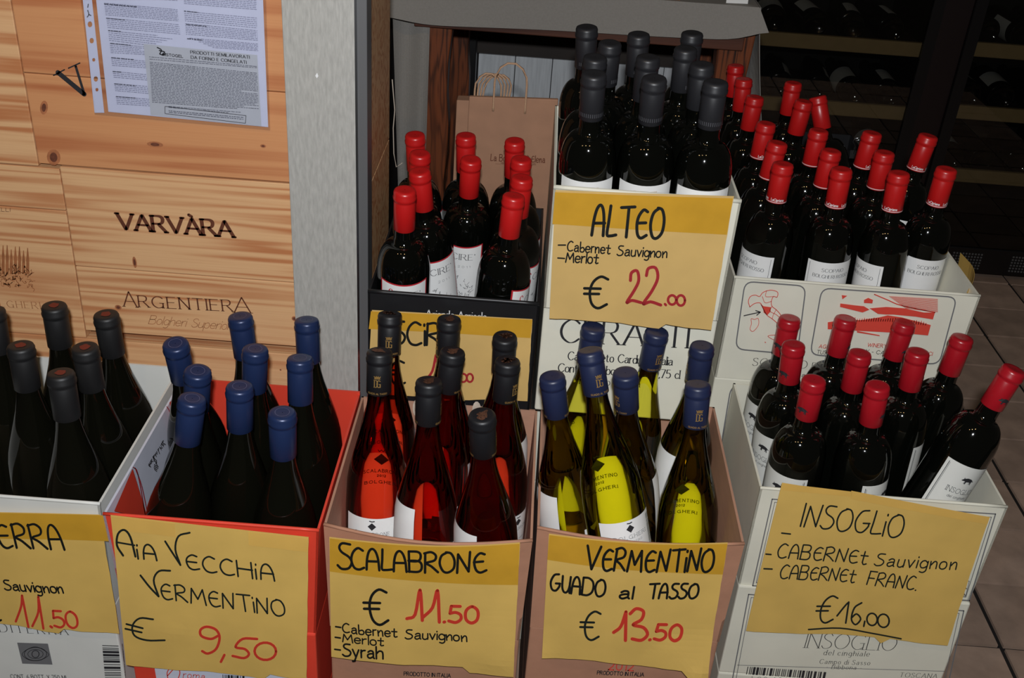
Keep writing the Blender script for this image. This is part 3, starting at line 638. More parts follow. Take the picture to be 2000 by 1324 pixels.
prints(e, O, .998, [('lettering', M['print_black'], lambda q, s: [write_px(q, 'PRODOTTO IN ITALIA', (1166, 1316), (1257, 1320), 7, s, w=.2)]), ('year', M['print_red'], lambda q, s: write_px(q, '2012', (1188, 1307), (1237, 1309), 16, s, w=.14))])
e, O = low['cer']
prints(e, O, 1.242, [('lettering', M['print_black'], lambda q, s: [write_px(q, 'CERALTI', (1094, 667), (1342, 679), 44, s, w=.12, gap=.16, serif=True, nib=True, thin=.25),
    write_px(q, 'Castagneto Carducci, Italia', (1109, 702), (1313, 713), 16, s, w=.14, gap=.12, serif=True, nib=True, thin=.4), write_px(q, 'Contiene 6 bottiglie da 0,75 cl', (1090, 725), (1327, 739), 16, s, w=.14, gap=.12, serif=True, nib=True, thin=.4),
    write_px(q, 'Prodotto in Italia', (1120, 748), (1250, 756), 14, s, w=.1, gap=.12, serif=True, nib=True, thin=.4)])])
e, O = low['ins']
def rect2(q, s, P, w): strokes_px(q, [list(P) + [P[0]]], w, s, smooth=False)
prints(e, O, 1.104, [('lettering', M['print_black'], lambda q, s: [write_px(q, 'INSOGLIO', (1571, 1264), (1747, 1270), 30, s, w=.05, gap=.14, serif=True, nib=True, thin=.4),
    write_px(q, 'del cinghiale', (1608, 1278), (1697, 1281), 10, s, w=.11, gap=.3, serif=True, nib=True), write_px(q, 'Campo di Sasso', (1600, 1295), (1698, 1298), 9, s, w=.11, gap=.3, serif=True, nib=True),
    write_px(q, '- Bibbona -', (1613, 1305), (1682, 1307), 8, s, w=.11, gap=.3, serif=True, nib=True), write_px(q, 'TOSCANA', (1756, 1321), (1829, 1324), 9, s, w=.1, gap=.25, serif=True, nib=True)]),
    ('frame_lines', M['print_grey'], lambda q, s: [rect2(q, s, [(1462, 1160), (1882, 1192), (1838, 1400), (1420, 1380)], 2.2), rect2(q, s, [(1467, 1166), (1873, 1197), (1829, 1396), (1428, 1376)], 1.2), strokes_px(q, [[(1440, 1298), (1845, 1310)]], 1, s)]),
    ('barcode', M['print_black'], lambda q, s: [barcode(q, s, (1460, 1301), (1617, 1312), (1614, 1326), (1457, 1316), 95), write_px(q, '1 00 42903', (1466, 1326), (1560, 1330), 6, s, w=.1, gap=.5)])])
e, O = cb['ins']
prints(e, O, 1.1045, [('frame_lines', M['print_grey'], lambda q, s: [rect2(q, s, [(1508, 974), (1944, 1003), (1893, 1172), (1470, 1143)], 2.2), rect2(q, s, [(1513, 980), (1936, 1009), (1886, 1165), (1477, 1137)], 1.2), rect2(q, s, [(1868, 1132), (1893, 1134), (1886, 1163), (1859, 1161)], 1)]),
    ('lettering', M['print_black'], lambda q, s: [write_px(q, 'TOSCANA', (1810, 1142), (1887, 1149), 10, s, w=.09, serif=True), write_px(q, 'ITALIA', (1820, 1156), (1884, 1161), 10, s, w=.09, serif=True)])])
# map carton
e, O = cb['scop']
def rrect(P, k=.16):
    P = [np.array(p, float) for p in P]; out = []
    for i in range(4):
        a = P[i - 1]; b = P[i]; c = P[(i + 1) % 4]; ra = min(18, k * 200); ua = (a - b) / np.linalg.norm(a - b); uc = (c - b) / np.linalg.norm(c - b)
        for t in np.linspace(0, 1, 6): out.append((1 - t) ** 2 * (b + ua * ra) + 2 * t * (1 - t) * b + t * t * (b + uc * ra))
    return out + [out[0]]
FR1 = [(1455, 549), (1574, 558), (1557, 692), (1436, 681)]; FR2 = [(1605, 562), (1869, 580), (1834, 711), (1582, 692)]
zz = lambda l: [(1380 + a / 3.678, 520 + b / 3.678) for a, b in l]
italy = zz([(310, 290), (300, 250), (315, 215), (350, 205), (380, 215), (400, 190), (430, 175), (470, 170), (510, 185), (505, 220), (480, 215), (465, 250), (470, 285), (500, 310), (530, 345), (540, 380), (600, 400), (640, 440)])
italy2 = zz([(310, 290), (345, 265), (385, 262), (400, 290), (430, 345), (470, 375), (500, 400), (530, 430), (590, 470)])
def landscape(q, s):
    r = random.Random(2)
    flat(q, zz([(960, 265), (1060, 278), (1130, 285), (1170, 310), (1120, 330), (1030, 308), (958, 290)]), s)
    flat(q, zz([(1170, 300), (1290, 290), (1420, 300), (1560, 330), (1640, 330), (1625, 380), (1500, 360), (1340, 345), (1290, 345), (1230, 340)]), s)
    flat(q, zz([(870, 400), (1000, 380), (1100, 385), (1240, 365), (1300, 350), (1400, 365), (1610, 420), (1590, 495), (1430, 480), (1250, 470), (1090, 462), (1000, 455), (870, 450)]), s)
    flat(q, zz([(1080, 462), (1240, 492), (1245, 500), (1080, 474)]), s); flat(q, zz([(970, 205), (1010, 210), (975, 235)]), s)
    flat(q, zz([(1130, 240), (1160, 225), (1195, 240), (1190, 265), (1130, 262)]), s)
    strokes_px(q, [zz([(1205, 200), (1300, 240), (1400, 280), (1640, 330)])], 2, s)
    for k in range(14): strokes_px(q, [zz([(1310 + k * 9, 215 + k * 1.0 + k * 5.5), (1660, 235 + k * 7)])], .9, s, caps=False)
    for k in range(34):
        x = 1010 + k * 17; strokes_px(q, [zz([(x, 395 + max(0, (x - 1300)) * .1), (x + 6, 372 + max(0, (x - 1300)) * .1 + r.uniform(-8, 6))])], 1.4, s, caps=False)
prints(e, O, 1.365, [('frame_lines', M['print_grey'], lambda q, s: [ribbon(q, rrect(FR1), 2.4, s, caps=False), ribbon(q, rrect(FR2), 2.4, s, caps=False)]),
    ('italy_map', M['print_red'], lambda q, s: [strokes_px(q, [italy, italy2], 1.3, s), strokes_px(q, [zz([(320, 375), (345, 380), (370, 372), (372, 420), (335, 465), (312, 450), (322, 410), (320, 375)]), zz([(440, 500), (490, 492), (560, 500), (540, 545), (490, 530), (440, 500)]), zz([(400, 215), (420, 260), (465, 250)]), zz([(430, 175), (425, 215), (480, 215)]), zz([(470, 285), (455, 320), (500, 345), (540, 380)]), zz([(500, 310), (480, 345), (470, 375)])], 1.0, s),
        flat(q, zz([(385, 268), (410, 285), (462, 292), (458, 325), (435, 350), (410, 330), (405, 300)]), s), flat(q, zz([(415, 540), (428, 542), (422, 550)]), s)]),
    ('landscape_print', M['print_red'], landscape),
    ('lettering', M['print_black'], lambda q, s: [write_px(q, 'SCOPAIO', (1469, 713), (1575, 719), 15, s, w=.08, gap=.22, nib=True), write_px(q, 'BOLGHERI ROSSO', (1584, 722), (1775, 738), 15, s, w=.08, gap=.22, nib=True), write_px(q, 'Denominazione di Origine', (1500, 731), (1690, 743), 8, s, w=.1),
        write_px(q, 'TUSCANY', (1595, 690), (1640, 693), 7, s, w=.12), write_px(q, 'ITALY - CASTAGNETO', (1665, 686), (1790, 698), 7, s, w=.12), strokes_px(q, [[(1453, 616), (1484, 609)], [(1476, 606), (1485, 609), (1478, 615)]], 1.8, s, smooth=False)]),
    ('red_lettering', M['print_red'], lambda q, s: [write_px(q, 'AGRICOLA', (1599, 679), (1650, 682), 7, s, w=.14), write_px(q, 'WINERY', (1694, 676), (1731, 679), 7, s, w=.14), write_px(q, 'CARDUCCI', (1770, 688), (1820, 694), 7, s, w=.14)])])
e, O = low['scop']
prints(e, O, 1.368, [('frame_lines', M['print_grey'], lambda q, s: ribbon(q, rrect([(1428, 752), (1548, 762), (1530, 880), (1408, 870)]), 2.4, s, caps=False)), ('italy_map', M['print_red'], lambda q, s: strokes_px(q, [[(1432, 790), (1427, 780), (1433, 770), (1445, 768)], [(1430, 800), (1436, 790), (1428, 786)]], 1.2, s))])
e, O = cb['scire']
prints(e, O, 1.2385, [('lettering', M['print_white'], lambda q, s: write_px(q, 'Azienda Agricola', (832, 620), (950, 626), 16, s, w=.1, gap=.14, serif=True, nib=True))])

# ================================================================== price signs
def sign(label, P, Y, paper, tapes, texts, wave=.0015, folds=(), z_tilt=0, bow=0.0, tape_m='taped_paper'):
    """P: corners TL TR BR BL in photo pixels on the plane Y; the sheet gets its own curl and thickness"""
    P = [np.array(p, float) for p in P]
    C = [onY(p, Y) for p in P]; cen = sum(C) / 4; e = empty('price_sign', cen, label, 'price sign', 'handwritten price signs on the cartons')
    x0 = min(c[0] for c in C); x1 = max(c[0] for c in C); z0 = min(c[2] for c in C); z1 = max(c[2] for c in C)
    ph = random.Random(label).uniform(0, 6)
    def dy(X, Z):
        u = (X - x0) / (x1 - x0); v = (Z - z0) / (z1 - z0)
        d = -.0018 - wave * (1 + math.sin(7 * u + ph + 3 * v)) * (1.1 - v) - bow * math.sin(PI * min(max(u, 0), 1)) * v ** 1.2
        for (fu, fv, rad, amt) in folds:
            d -= amt * max(0, 1 - math.hypot(u - fu, v - fv) / rad) ** 1.5
        return d
    def surf(eps):
        def f(a, b):
            p = onY((a, b), Y); p = p + np.array([0, dy(p[0], p[2]) - eps, 0]); return p - cen
        return f
    rg = random.Random(label); n = 26; S = surf(0); g = []
    edge = [0.5 * math.sin(k * .9 + ph) + .25 * math.sin(k * 2.1) for k in range(n)]
    for i, v in enumerate(np.linspace(0, 1, n)):
        row = []
        for j, u in enumerate(np.linspace(0, 1, n)):
            p = (P[0] * (1 - u) + P[1] * u) * (1 - v) + (P[3] * (1 - u) + P[2] * u) * v
            p = p + np.array([0, (1.2 * edge[j]) * v ** 6 + 4 * v ** 8 + 2.0 * math.sin(u * 6 + ph) * v ** 4]) + np.array([1.2 * edge[i] * (1 if u > .99 else 0) * .6, 0]); row.append(S(*p))
        g.append(row)
    MB().slab(g, (0, .0004, 0)).build('paper', M[paper], e)
    for T in tapes:
        T = [np.array(p, float) for p in T]; S1 = surf(.0004); g = [[S1(*((T[0] * (1 - u) + T[1] * u) * (1 - v) + (T[3] * (1 - u) + T[2] * u) * v)) for u in np.linspace(0, 1, 20)] for v in np.linspace(0, 1, 6)]
        MB().slab(g, (0, .0001, 0)).build('tape', M[tape_m], e)
    for nm, mm, fn in texts:
        q = MB(); fn(q, surf(.0008)); q.build(nm, M[mm], e)
    return e
HWk = dict(font=HW, wob=.02)
sign('ALTEO price sign, tan paper, euro 22.00', [(1085, 370), (1433, 382), (1387, 648), (1073, 612)], 1.228, 'tan_paper', [[(1084, 374), (1431, 386), (1419, 457), (1079, 436)]],
  [('title', 'black_ink', lambda q, s: write_px(q, 'ALTEO', (1156, 458), (1293, 463), 60, s, w=.1, gap=.14, **HWk)),
   ('grape_line', 'black_ink', lambda q, s: [write_px(q, '-', (1090, 482), (1104, 482), 14, s, w=.2), write_px(q, 'Cabernet', (1108, 488), (1191, 494), 19, s, w=.14, gap=.14, **HWk), write_px(q, 'Sauvignon', (1205, 496), (1301, 500), 19, s, w=.14, gap=.14, **HWk)]),
   ('grape_line', 'black_ink', lambda q, s: [write_px(q, '-', (1089, 507), (1102, 508), 14, s, w=.2), write_px(q, 'Merlot', (1105, 510), (1168, 513), 20, s, w=.14, gap=.14, **HWk)]),
   ('euro_sign', 'black_ink', lambda q, s: write_px(q, '\u20ac', (1137, 598), (1184, 601), 62, s, w=.085, font=HW)),
   ('price', 'dark_red_ink', lambda q, s: [strokes_px(q, [[(1231, 545), (1233, 530), (1244, 526), (1247, 545), (1238, 565), (1224, 588), (1234, 584), (1252, 588)], [(1262, 535), (1266, 521), (1280, 520), (1284, 540), (1272, 566), (1256, 590), (1270, 586), (1290, 592)]], 6, s), strokes_px(q, [[(1298, 590), (1300, 592)]], 5, s), ell(q, s, (1312, 582), 8, 9, 5), ell(q, s, (1329, 583), 8, 10, 5)])], bow=.001)
sign('SCIRE price sign half hidden behind the pink wine bottles', [(727, 604), (1040, 622), (1030, 778), (718, 770)], 1.235, 'tan_paper', [[(725, 606), (1040, 623), (1036, 658), (721, 640)]],
  [('title', 'black_ink', lambda q, s: write_px(q, 'SCiRE', (765, 668), (895, 676), 44, s, w=.11, gap=.1, **HWk)), ('euro_sign', 'black_ink', lambda q, s: write_px(q, '\u20ac', (755, 748), (792, 750), 48, s, w=.09, font=HW)),
   ('price', 'dark_red_ink', lambda q, s: [strokes_px(q, [[(829, 742), (845, 722), (853, 690), (856, 745)]], 5, s), strokes_px(q, [[(864, 742), (880, 722), (888, 690), (890, 745)]], 5, s), ell(q, s, (905, 736), 7, 8, 4), ell(q, s, (918, 736), 6, 8, 4)])])
sign('SCALABRONE price sign, yellow paper, euro 11.50', [(644, 1046), (1016, 1056), (1003, 1312), (648, 1288)], .956, 'yellow_paper', [[(645, 1048), (1015, 1058), (1012, 1138), (645, 1112)]],
  [('title', 'black_ink', lambda q, s: [write_px(q, 'S', (660, 1104), (688, 1106), 50, s, w=.1, **HWk), write_px(q, 'CALABRONE', (688, 1103), (950, 1108), 42, s, w=.12, gap=.1, **HWk)]), ('euro_sign', 'black_ink', lambda q, s: write_px(q, '\u20ac', (712, 1211), (760, 1213), 70, s, w=.075, font=HW)),
   ('price', 'red_ink', lambda q, s: [strokes_px(q, [[(796, 1200), (812, 1192), (822, 1142), (826, 1204)], [(827, 1198), (846, 1178), (856, 1143), (859, 1208)]], 6.5, s), write_px(q, '.50', (868, 1208), (934, 1210), 33, s, w=.19, gap=.16, font=HW)]),
   ('grape_line', 'black_ink', lambda q, s: [write_px(q, '-', (657, 1224), (667, 1225), 14, s, w=.24), write_px(q, 'Cabernet', (671, 1229), (777, 1237), 18, s, w=.16, gap=.14, **HWk), write_px(q, 'Sauvignon', (793, 1240), (912, 1246), 18, s, w=.16, gap=.14, **HWk)]),
   ('grape_line', 'black_ink', lambda q, s: [write_px(q, '-', (656, 1245), (666, 1246), 14, s, w=.24), write_px(q, 'Merlot', (671, 1248), (751, 1254), 17, s, w=.16, gap=.14, **HWk)]),
   ('grape_line', 'black_ink', lambda q, s: [write_px(q, '-', (655, 1269), (666, 1270), 14, s, w=.24), write_px(q, 'Syrah', (670, 1276), (749, 1280), 24, s, w=.15, gap=.14, **HWk)])], bow=.011, folds=[(.9, .1, .4, .006)])
sign('VERMENTINO GUADO AL TASSO price sign, yellow paper, euro 13.50', [(1072, 1040), (1421, 1056), (1380, 1308), (1058, 1288)], .984, 'yellow_paper', [[(1073, 1042), (1420, 1058), (1411, 1118), (1069, 1090)]],
  [('title', 'black_ink', lambda q, s: write_px(q, 'VERMENTiNO', (1142, 1103), (1390, 1110), 46, s, w=.11, gap=.13, **HWk)), ('subtitle', 'black_ink', lambda q, s: [write_px(q, 'GUADO', (1073, 1149), (1180, 1156), 34, s, w=.13, gap=.12, **HWk), write_px(q, 'al', (1208, 1159), (1234, 1160), 24, s, w=.18, gap=.16, **HWk), write_px(q, 'TASSO', (1264, 1160), (1361, 1163), 30, s, w=.15, gap=.12, **HWk)]),
   ('euro_sign', 'pen_ink', lambda q, s: write_px(q, '\u20ac', (1129, 1243), (1168, 1244), 58, s, w=.075, font=HW)),
   ('price', 'red_ink', lambda q, s: [strokes_px(q, [[(1198, 1227), (1212, 1215), (1222, 1186)], [(1222, 1186), (1221, 1243)]], 6.5, s), strokes_px(q, [[(1230, 1190), (1242, 1180), (1256, 1186), (1252, 1202), (1236, 1212), (1256, 1218), (1264, 1232), (1252, 1243), (1234, 1240)]], 6.5, s), write_px(q, '.50', (1268, 1243), (1328, 1246), 31, s, w=.2, gap=.16, font=HW)])], bow=.009, folds=[(.95, .02, .35, .014), (0, 0, .3, .005)])
sign('AIA VECCHIA VERMENTINO price sign, yellow paper, euro 9,50', [(217, 1004), (603, 1047), (600, 1330), (249, 1286)], .950, 'yellow_paper', [[(218, 1006), (342, 1020), (344, 1046), (221, 1032)], [(486, 1036), (602, 1049), (602, 1076), (487, 1062)]],
  [('title', 'pen_ink', lambda q, s: [strokes_px(q, [[(242, 1082), (230, 1062), (232, 1040), (244, 1032), (256, 1046), (266, 1084)]], 4.2, s), strokes_px(q, [[(230, 1056), (264, 1062)]], 3.4, s), write_px(q, 'iA', (272, 1088), (307, 1092), 30, s, w=.12, gap=.22, **HWk),
        strokes_px(q, [[(324, 1054), (338, 1076), (354, 1100)], [(354, 1100), (344, 1070), (350, 1044), (372, 1037)]], 3.8, s), write_px(q, 'ECCHiA', (366, 1107), (537, 1131), 31, s, w=.11, gap=.16, **HWk)]),
   ('subtitle', 'pen_ink', lambda q, s: [strokes_px(q, [[(276, 1120), (294, 1142), (312, 1160)], [(312, 1160), (302, 1130), (312, 1112), (334, 1111)]], 3.8, s), write_px(q, 'ERMENTiNO', (318, 1164), (559, 1200), 32, s, w=.1, gap=.14, **HWk)]),
   ('euro_sign', 'pen_ink', lambda q, s: strokes_px(q, [[(302, 1203), (276, 1201), (262, 1215), (266, 1234), (290, 1243), (325, 1243)], [(250, 1212), (282, 1220)], [(248, 1221), (280, 1228)]], 3.6, s)),
   ('price', 'red_ink', lambda q, s: [strokes_px(q, [[(428, 1236), (414, 1242), (396, 1236), (394, 1224), (406, 1218), (424, 1224), (431, 1240), (424, 1262), (408, 1271), (397, 1266)], [(440, 1274), (433, 1288)], [(504, 1242), (476, 1242), (462, 1258), (480, 1262), (488, 1272), (478, 1280), (456, 1276)]], 5, s), ell(q, s, (520, 1266), 21, 17, 5)])], tape_m='taped_light', folds=[(.3, .3, .5, .004)])
sign('TERRA price sign on the white carton, yellow paper, euro 11.50', [(-90, 996), (196, 1003), (236, 1241), (-60, 1206)], .968, 'yellow_paper', [[(-90, 997), (205, 1004), (214, 1054), (-85, 1046)]],
  [('title', 'black_ink', lambda q, s: write_px(q, 'MEDiTERRA', (-150, 1058), (127, 1071), 50, s, w=.09, gap=.12, **HWk)), ('grapes', 'black_ink', lambda q, s: write_px(q, 'Cabernet Sauvignon', (-112, 1140), (127, 1154), 20, s, w=.15, gap=.13, **HWk)),
   ('euro_sign', 'black_ink', lambda q, s: write_px(q, '\u20ac', (-45, 1210), (6, 1216), 60, s, w=.07, font=HW)),
   ('price', 'red_ink', lambda q, s: [strokes_px(q, [[(33, 1210), (44, 1180), (46, 1158)], [(46, 1158), (58, 1220)], [(66, 1218), (78, 1190), (78, 1160)], [(78, 1160), (88, 1222)]], 4.6, s), strokes_px(q, [[(102, 1217), (105, 1219)]], 5, s), write_px(q, '50', (110, 1218), (157, 1221), 32, s, w=.14, gap=.1, font=HW)])])
sign('INSOGLIO price sign, tilted yellow paper, euro 16,00', [(1527, 941), (1932, 1008), (1845, 1261), (1453, 1233)], 1.1, 'yellow_paper', [[(1527, 942), (1664, 958), (1662, 968), (1526, 955)], [(1662, 956), (1932, 1008), (1927, 1022), (1660, 972)]],
  [('title', 'pen_ink', lambda q, s: write_px(q, 'INSOGLiO', (1563, 1026), (1757, 1046), 46, s, w=.07, gap=.12, **HWk)), ('dash', 'pen_ink', lambda q, s: strokes_px(q, [[(1526, 1038), (1543, 1040)]], 3, s)), ('grape_line', 'pen_ink', lambda q, s: [strokes_px(q, [[(1495, 1078), (1505, 1079)]], 3, s), write_px(q, 'CABERNEt', (1516, 1085), (1690, 1099), 28, s, w=.1, gap=.15, **HWk), write_px(q, 'Sauvignon', (1706, 1100), (1864, 1108), 24, s, w=.11, gap=.2, **HWk)]),
   ('grape_line', 'pen_ink', lambda q, s: [strokes_px(q, [[(1491, 1106), (1507, 1107)]], 3, s), write_px(q, 'CABERNEt', (1521, 1125), (1667, 1135), 27, s, w=.1, gap=.12, **HWk), write_px(q, 'FRANC.', (1691, 1138), (1786, 1147), 27, s, w=.1, gap=.15, **HWk)]),
   ('price', 'pen_ink', lambda q, s: [write_px(q, '\u20ac', (1586, 1212), (1624, 1214), 54, s, w=.065, font=HW), strokes_px(q, [[(1634, 1200), (1650, 1180), (1657, 1173)], [(1657, 1173), (1651, 1214)], [(1682, 1174), (1668, 1184), (1662, 1206), (1670, 1217), (1680, 1206), (1672, 1196), (1662, 1204)], [(1688, 1210), (1686, 1220)]], 3.4, s), ell(q, s, (1702, 1206), 10, 12, 3.4), ell(q, s, (1724, 1208), 11, 13, 3.4), strokes_px(q, [[(1578, 1225), (1640, 1224), (1700, 1233), (1758, 1242)]], 3, s)])], tape_m='taped_light', wave=.002)
# sign on the right side of the map carton, seen from behind: a curled yellow sheet
g_ = []
for v in np.linspace(0, 1, 12):
    row = []
    for u in np.linspace(0, 1, 12):
        x = .6465 + .062 * math.sin(PI * .5 * min(1, u * 1.3)) * (.9 - .3 * abs(v - .4)); row.append((x - .66, -.11 + .16 * u, -.085 + .16 * v - .012 * u))
    g_.append(row)
ss = empty('price_sign', (.66, 1.5, .6), 'curled yellow sign on the outer side of the map carton', 'price sign', 'handwritten price signs on the cartons')
MB().slab(g_, (.0006, 0, 0)).build('paper', M['yellow_paper'], ss, fix=True)

# ================================================================== bottles
def arc(r0, z0, r1, z1, n, p=1.0, q=1.0):
    return [(r0 + (r1 - r0) * (math.sin(t * PI / 2) ** p), z0 + (z1 - z0) * (1 - math.cos(t * PI / 2) ** q)) for t in np.linspace(0, 1, n)]
def bordeaux(R=.0362, Hh=.300):
    p = [(.020, .004), (.031, .001), (R - .002, .0), (R, .004), (R, .178)]
    for t in np.linspace(0, PI / 2, 9)[1:]: p.append((.0145 + (R - .0145) * math.cos(t) ** .85, .178 + .044 * math.sin(t)))
    return p + [(.0138, .232), (.0134, .245), (.0136, Hh - .004)]
def burgundy(R=.041, Hh=.300):
    k = Hh / .300
    p = [(.022, .004), (.034, .001), (R - .002, 0), (R, .004), (R, .105), (R - .0006, .120)]
    for z, r in [(.135, .96), (.150, .895), (.165, .80), (.180, .69), (.195, .58), (.210, .475), (.225, .395), (.238, .35), (.25, .335)]: p.append((R * r, z * k))
    return p + [(.0138, Hh - .004)]
def cap_prof(r=.0148, Hh=.300, Lc=.058):
    return [(r - .0008, Hh - Lc), (r + .0001, Hh - Lc + .001), (r, Hh - .017), (r - .0006, Hh - .0155), (r + .0008, Hh - .014), (r + .0012, Hh - .010), (r + .0003, Hh - .008), (r + .0005, Hh - .004), (r - .0006, Hh - .0012), (r - .003, Hh), (r * .55, Hh - .0002), (0.0005, Hh - .0004)]
def cyl_map(R, ang0=-PI / 2):
    return lambda x, z: (R * math.cos(ang0 + x / R), R * math.sin(ang0 + x / R), z)
def wrap_patch(mb, R, w, z0, z1, ang0=-PI / 2, n=14, top=None, nz=2):
    vs = []; fs = []
    for j in range(nz + 1):
        for i in range(n + 1):
            x = -w / 2 + w * i / n; zt_ = z1 if top is None else z1 + top(2 * x / w); z = z0 + (zt_ - z0) * j / nz
            vs.append(cyl_map(R, ang0)(x, z))
    for j in range(nz):
        for i in range(n):
            a = j * (n + 1) + i; fs.append((a, a + 1, a + n + 2, a + n + 1))
    mb.add(vs, fs, True)
def write_cyl(mb, text, cx, z, h, R, width, ang0=-PI / 2, w=.12, **k):
    st, tot = layout(text, k.pop('font', PR), k.pop('gap', .2), k.pop('serif', False)); sc = width / tot; f = cyl_map(R, ang0)
    for s, q in st: ribbon(mb, [(cx - width / 2 + x * sc, z + y * h) for x, y in q], w * h, f, **k)
def boar(mb, cx, cz, s, R, ang0=-PI / 2):
    f = cyl_map(R, ang0); P = [(-1, .15), (-.8, .35), (-.5, .5), (-.1, .62), (.4, .55), (.8, .4), (.95, .1), (.8, -.1), (.85, -.6), (.7, -.6), (.6, -.15), (.2, -.12), (-.1, -.15), (-.2, -.6), (-.35, -.6), (-.35, -.1), (-.6, -.02), (-.85, -.05), (-1.1, .0)]
    k = len(mb.v); mb.add([f(cx + x * s, cz + y * s) for x, y in P], [tuple(range(len(P)))])
    for a, b in [((-.3, -.1), (-.5, -.5)), ((.6, -.1), (.45, -.5)), ((.95, .2), (1.15, .0)), ((-.7, .4), (-.75, .6))]:
        ribbon(mb, [(cx + a[0] * s, cz + a[1] * s), (cx + b[0] * s, cz + b[1] * s)], .12 * s, f, caps=False)
def monogram(mb, cx, cz, s, R, ang0=-PI / 2):
    f = cyl_map(R, ang0)
    for st in ["0,0 0,1", "~0,1 .35,.95 .5,.5 .35,.05 0,0", "~.95,.85 .7,1 .5,.8 .42,.5 .5,.15 .72,0 .95,.12|.95,0 .95,.45|.75,.45 1,.45", "-.12,1 .15,1|-.12,0 .15,0"]:
        for sm, q in _parse(st): ribbon(mb, [(cx + (x - .45) * s * .8, cz + y * s) for x, y in q], .13 * s, f, nib=True, thin=.6)
    for st in ["0,1.2 .9,1.2", "-.05,1.5 .15,1.28 .3,1.55 .45,1.28 .6,1.55 .75,1.28 .95,1.5"]:
        for sm, q in _parse(st): ribbon(mb, [(cx + (x - .45) * s * .8, cz + y * s) for x, y in q], .12 * s, f)
def diamond(mb, cx, cz, s, R, ang0=-PI / 2):
    f = cyl_map(R, ang0); mb.add([f(cx - s, cz), f(cx, cz - s), f(cx + s, cz), f(cx, cz + s)], [(0, 1, 2, 3)])

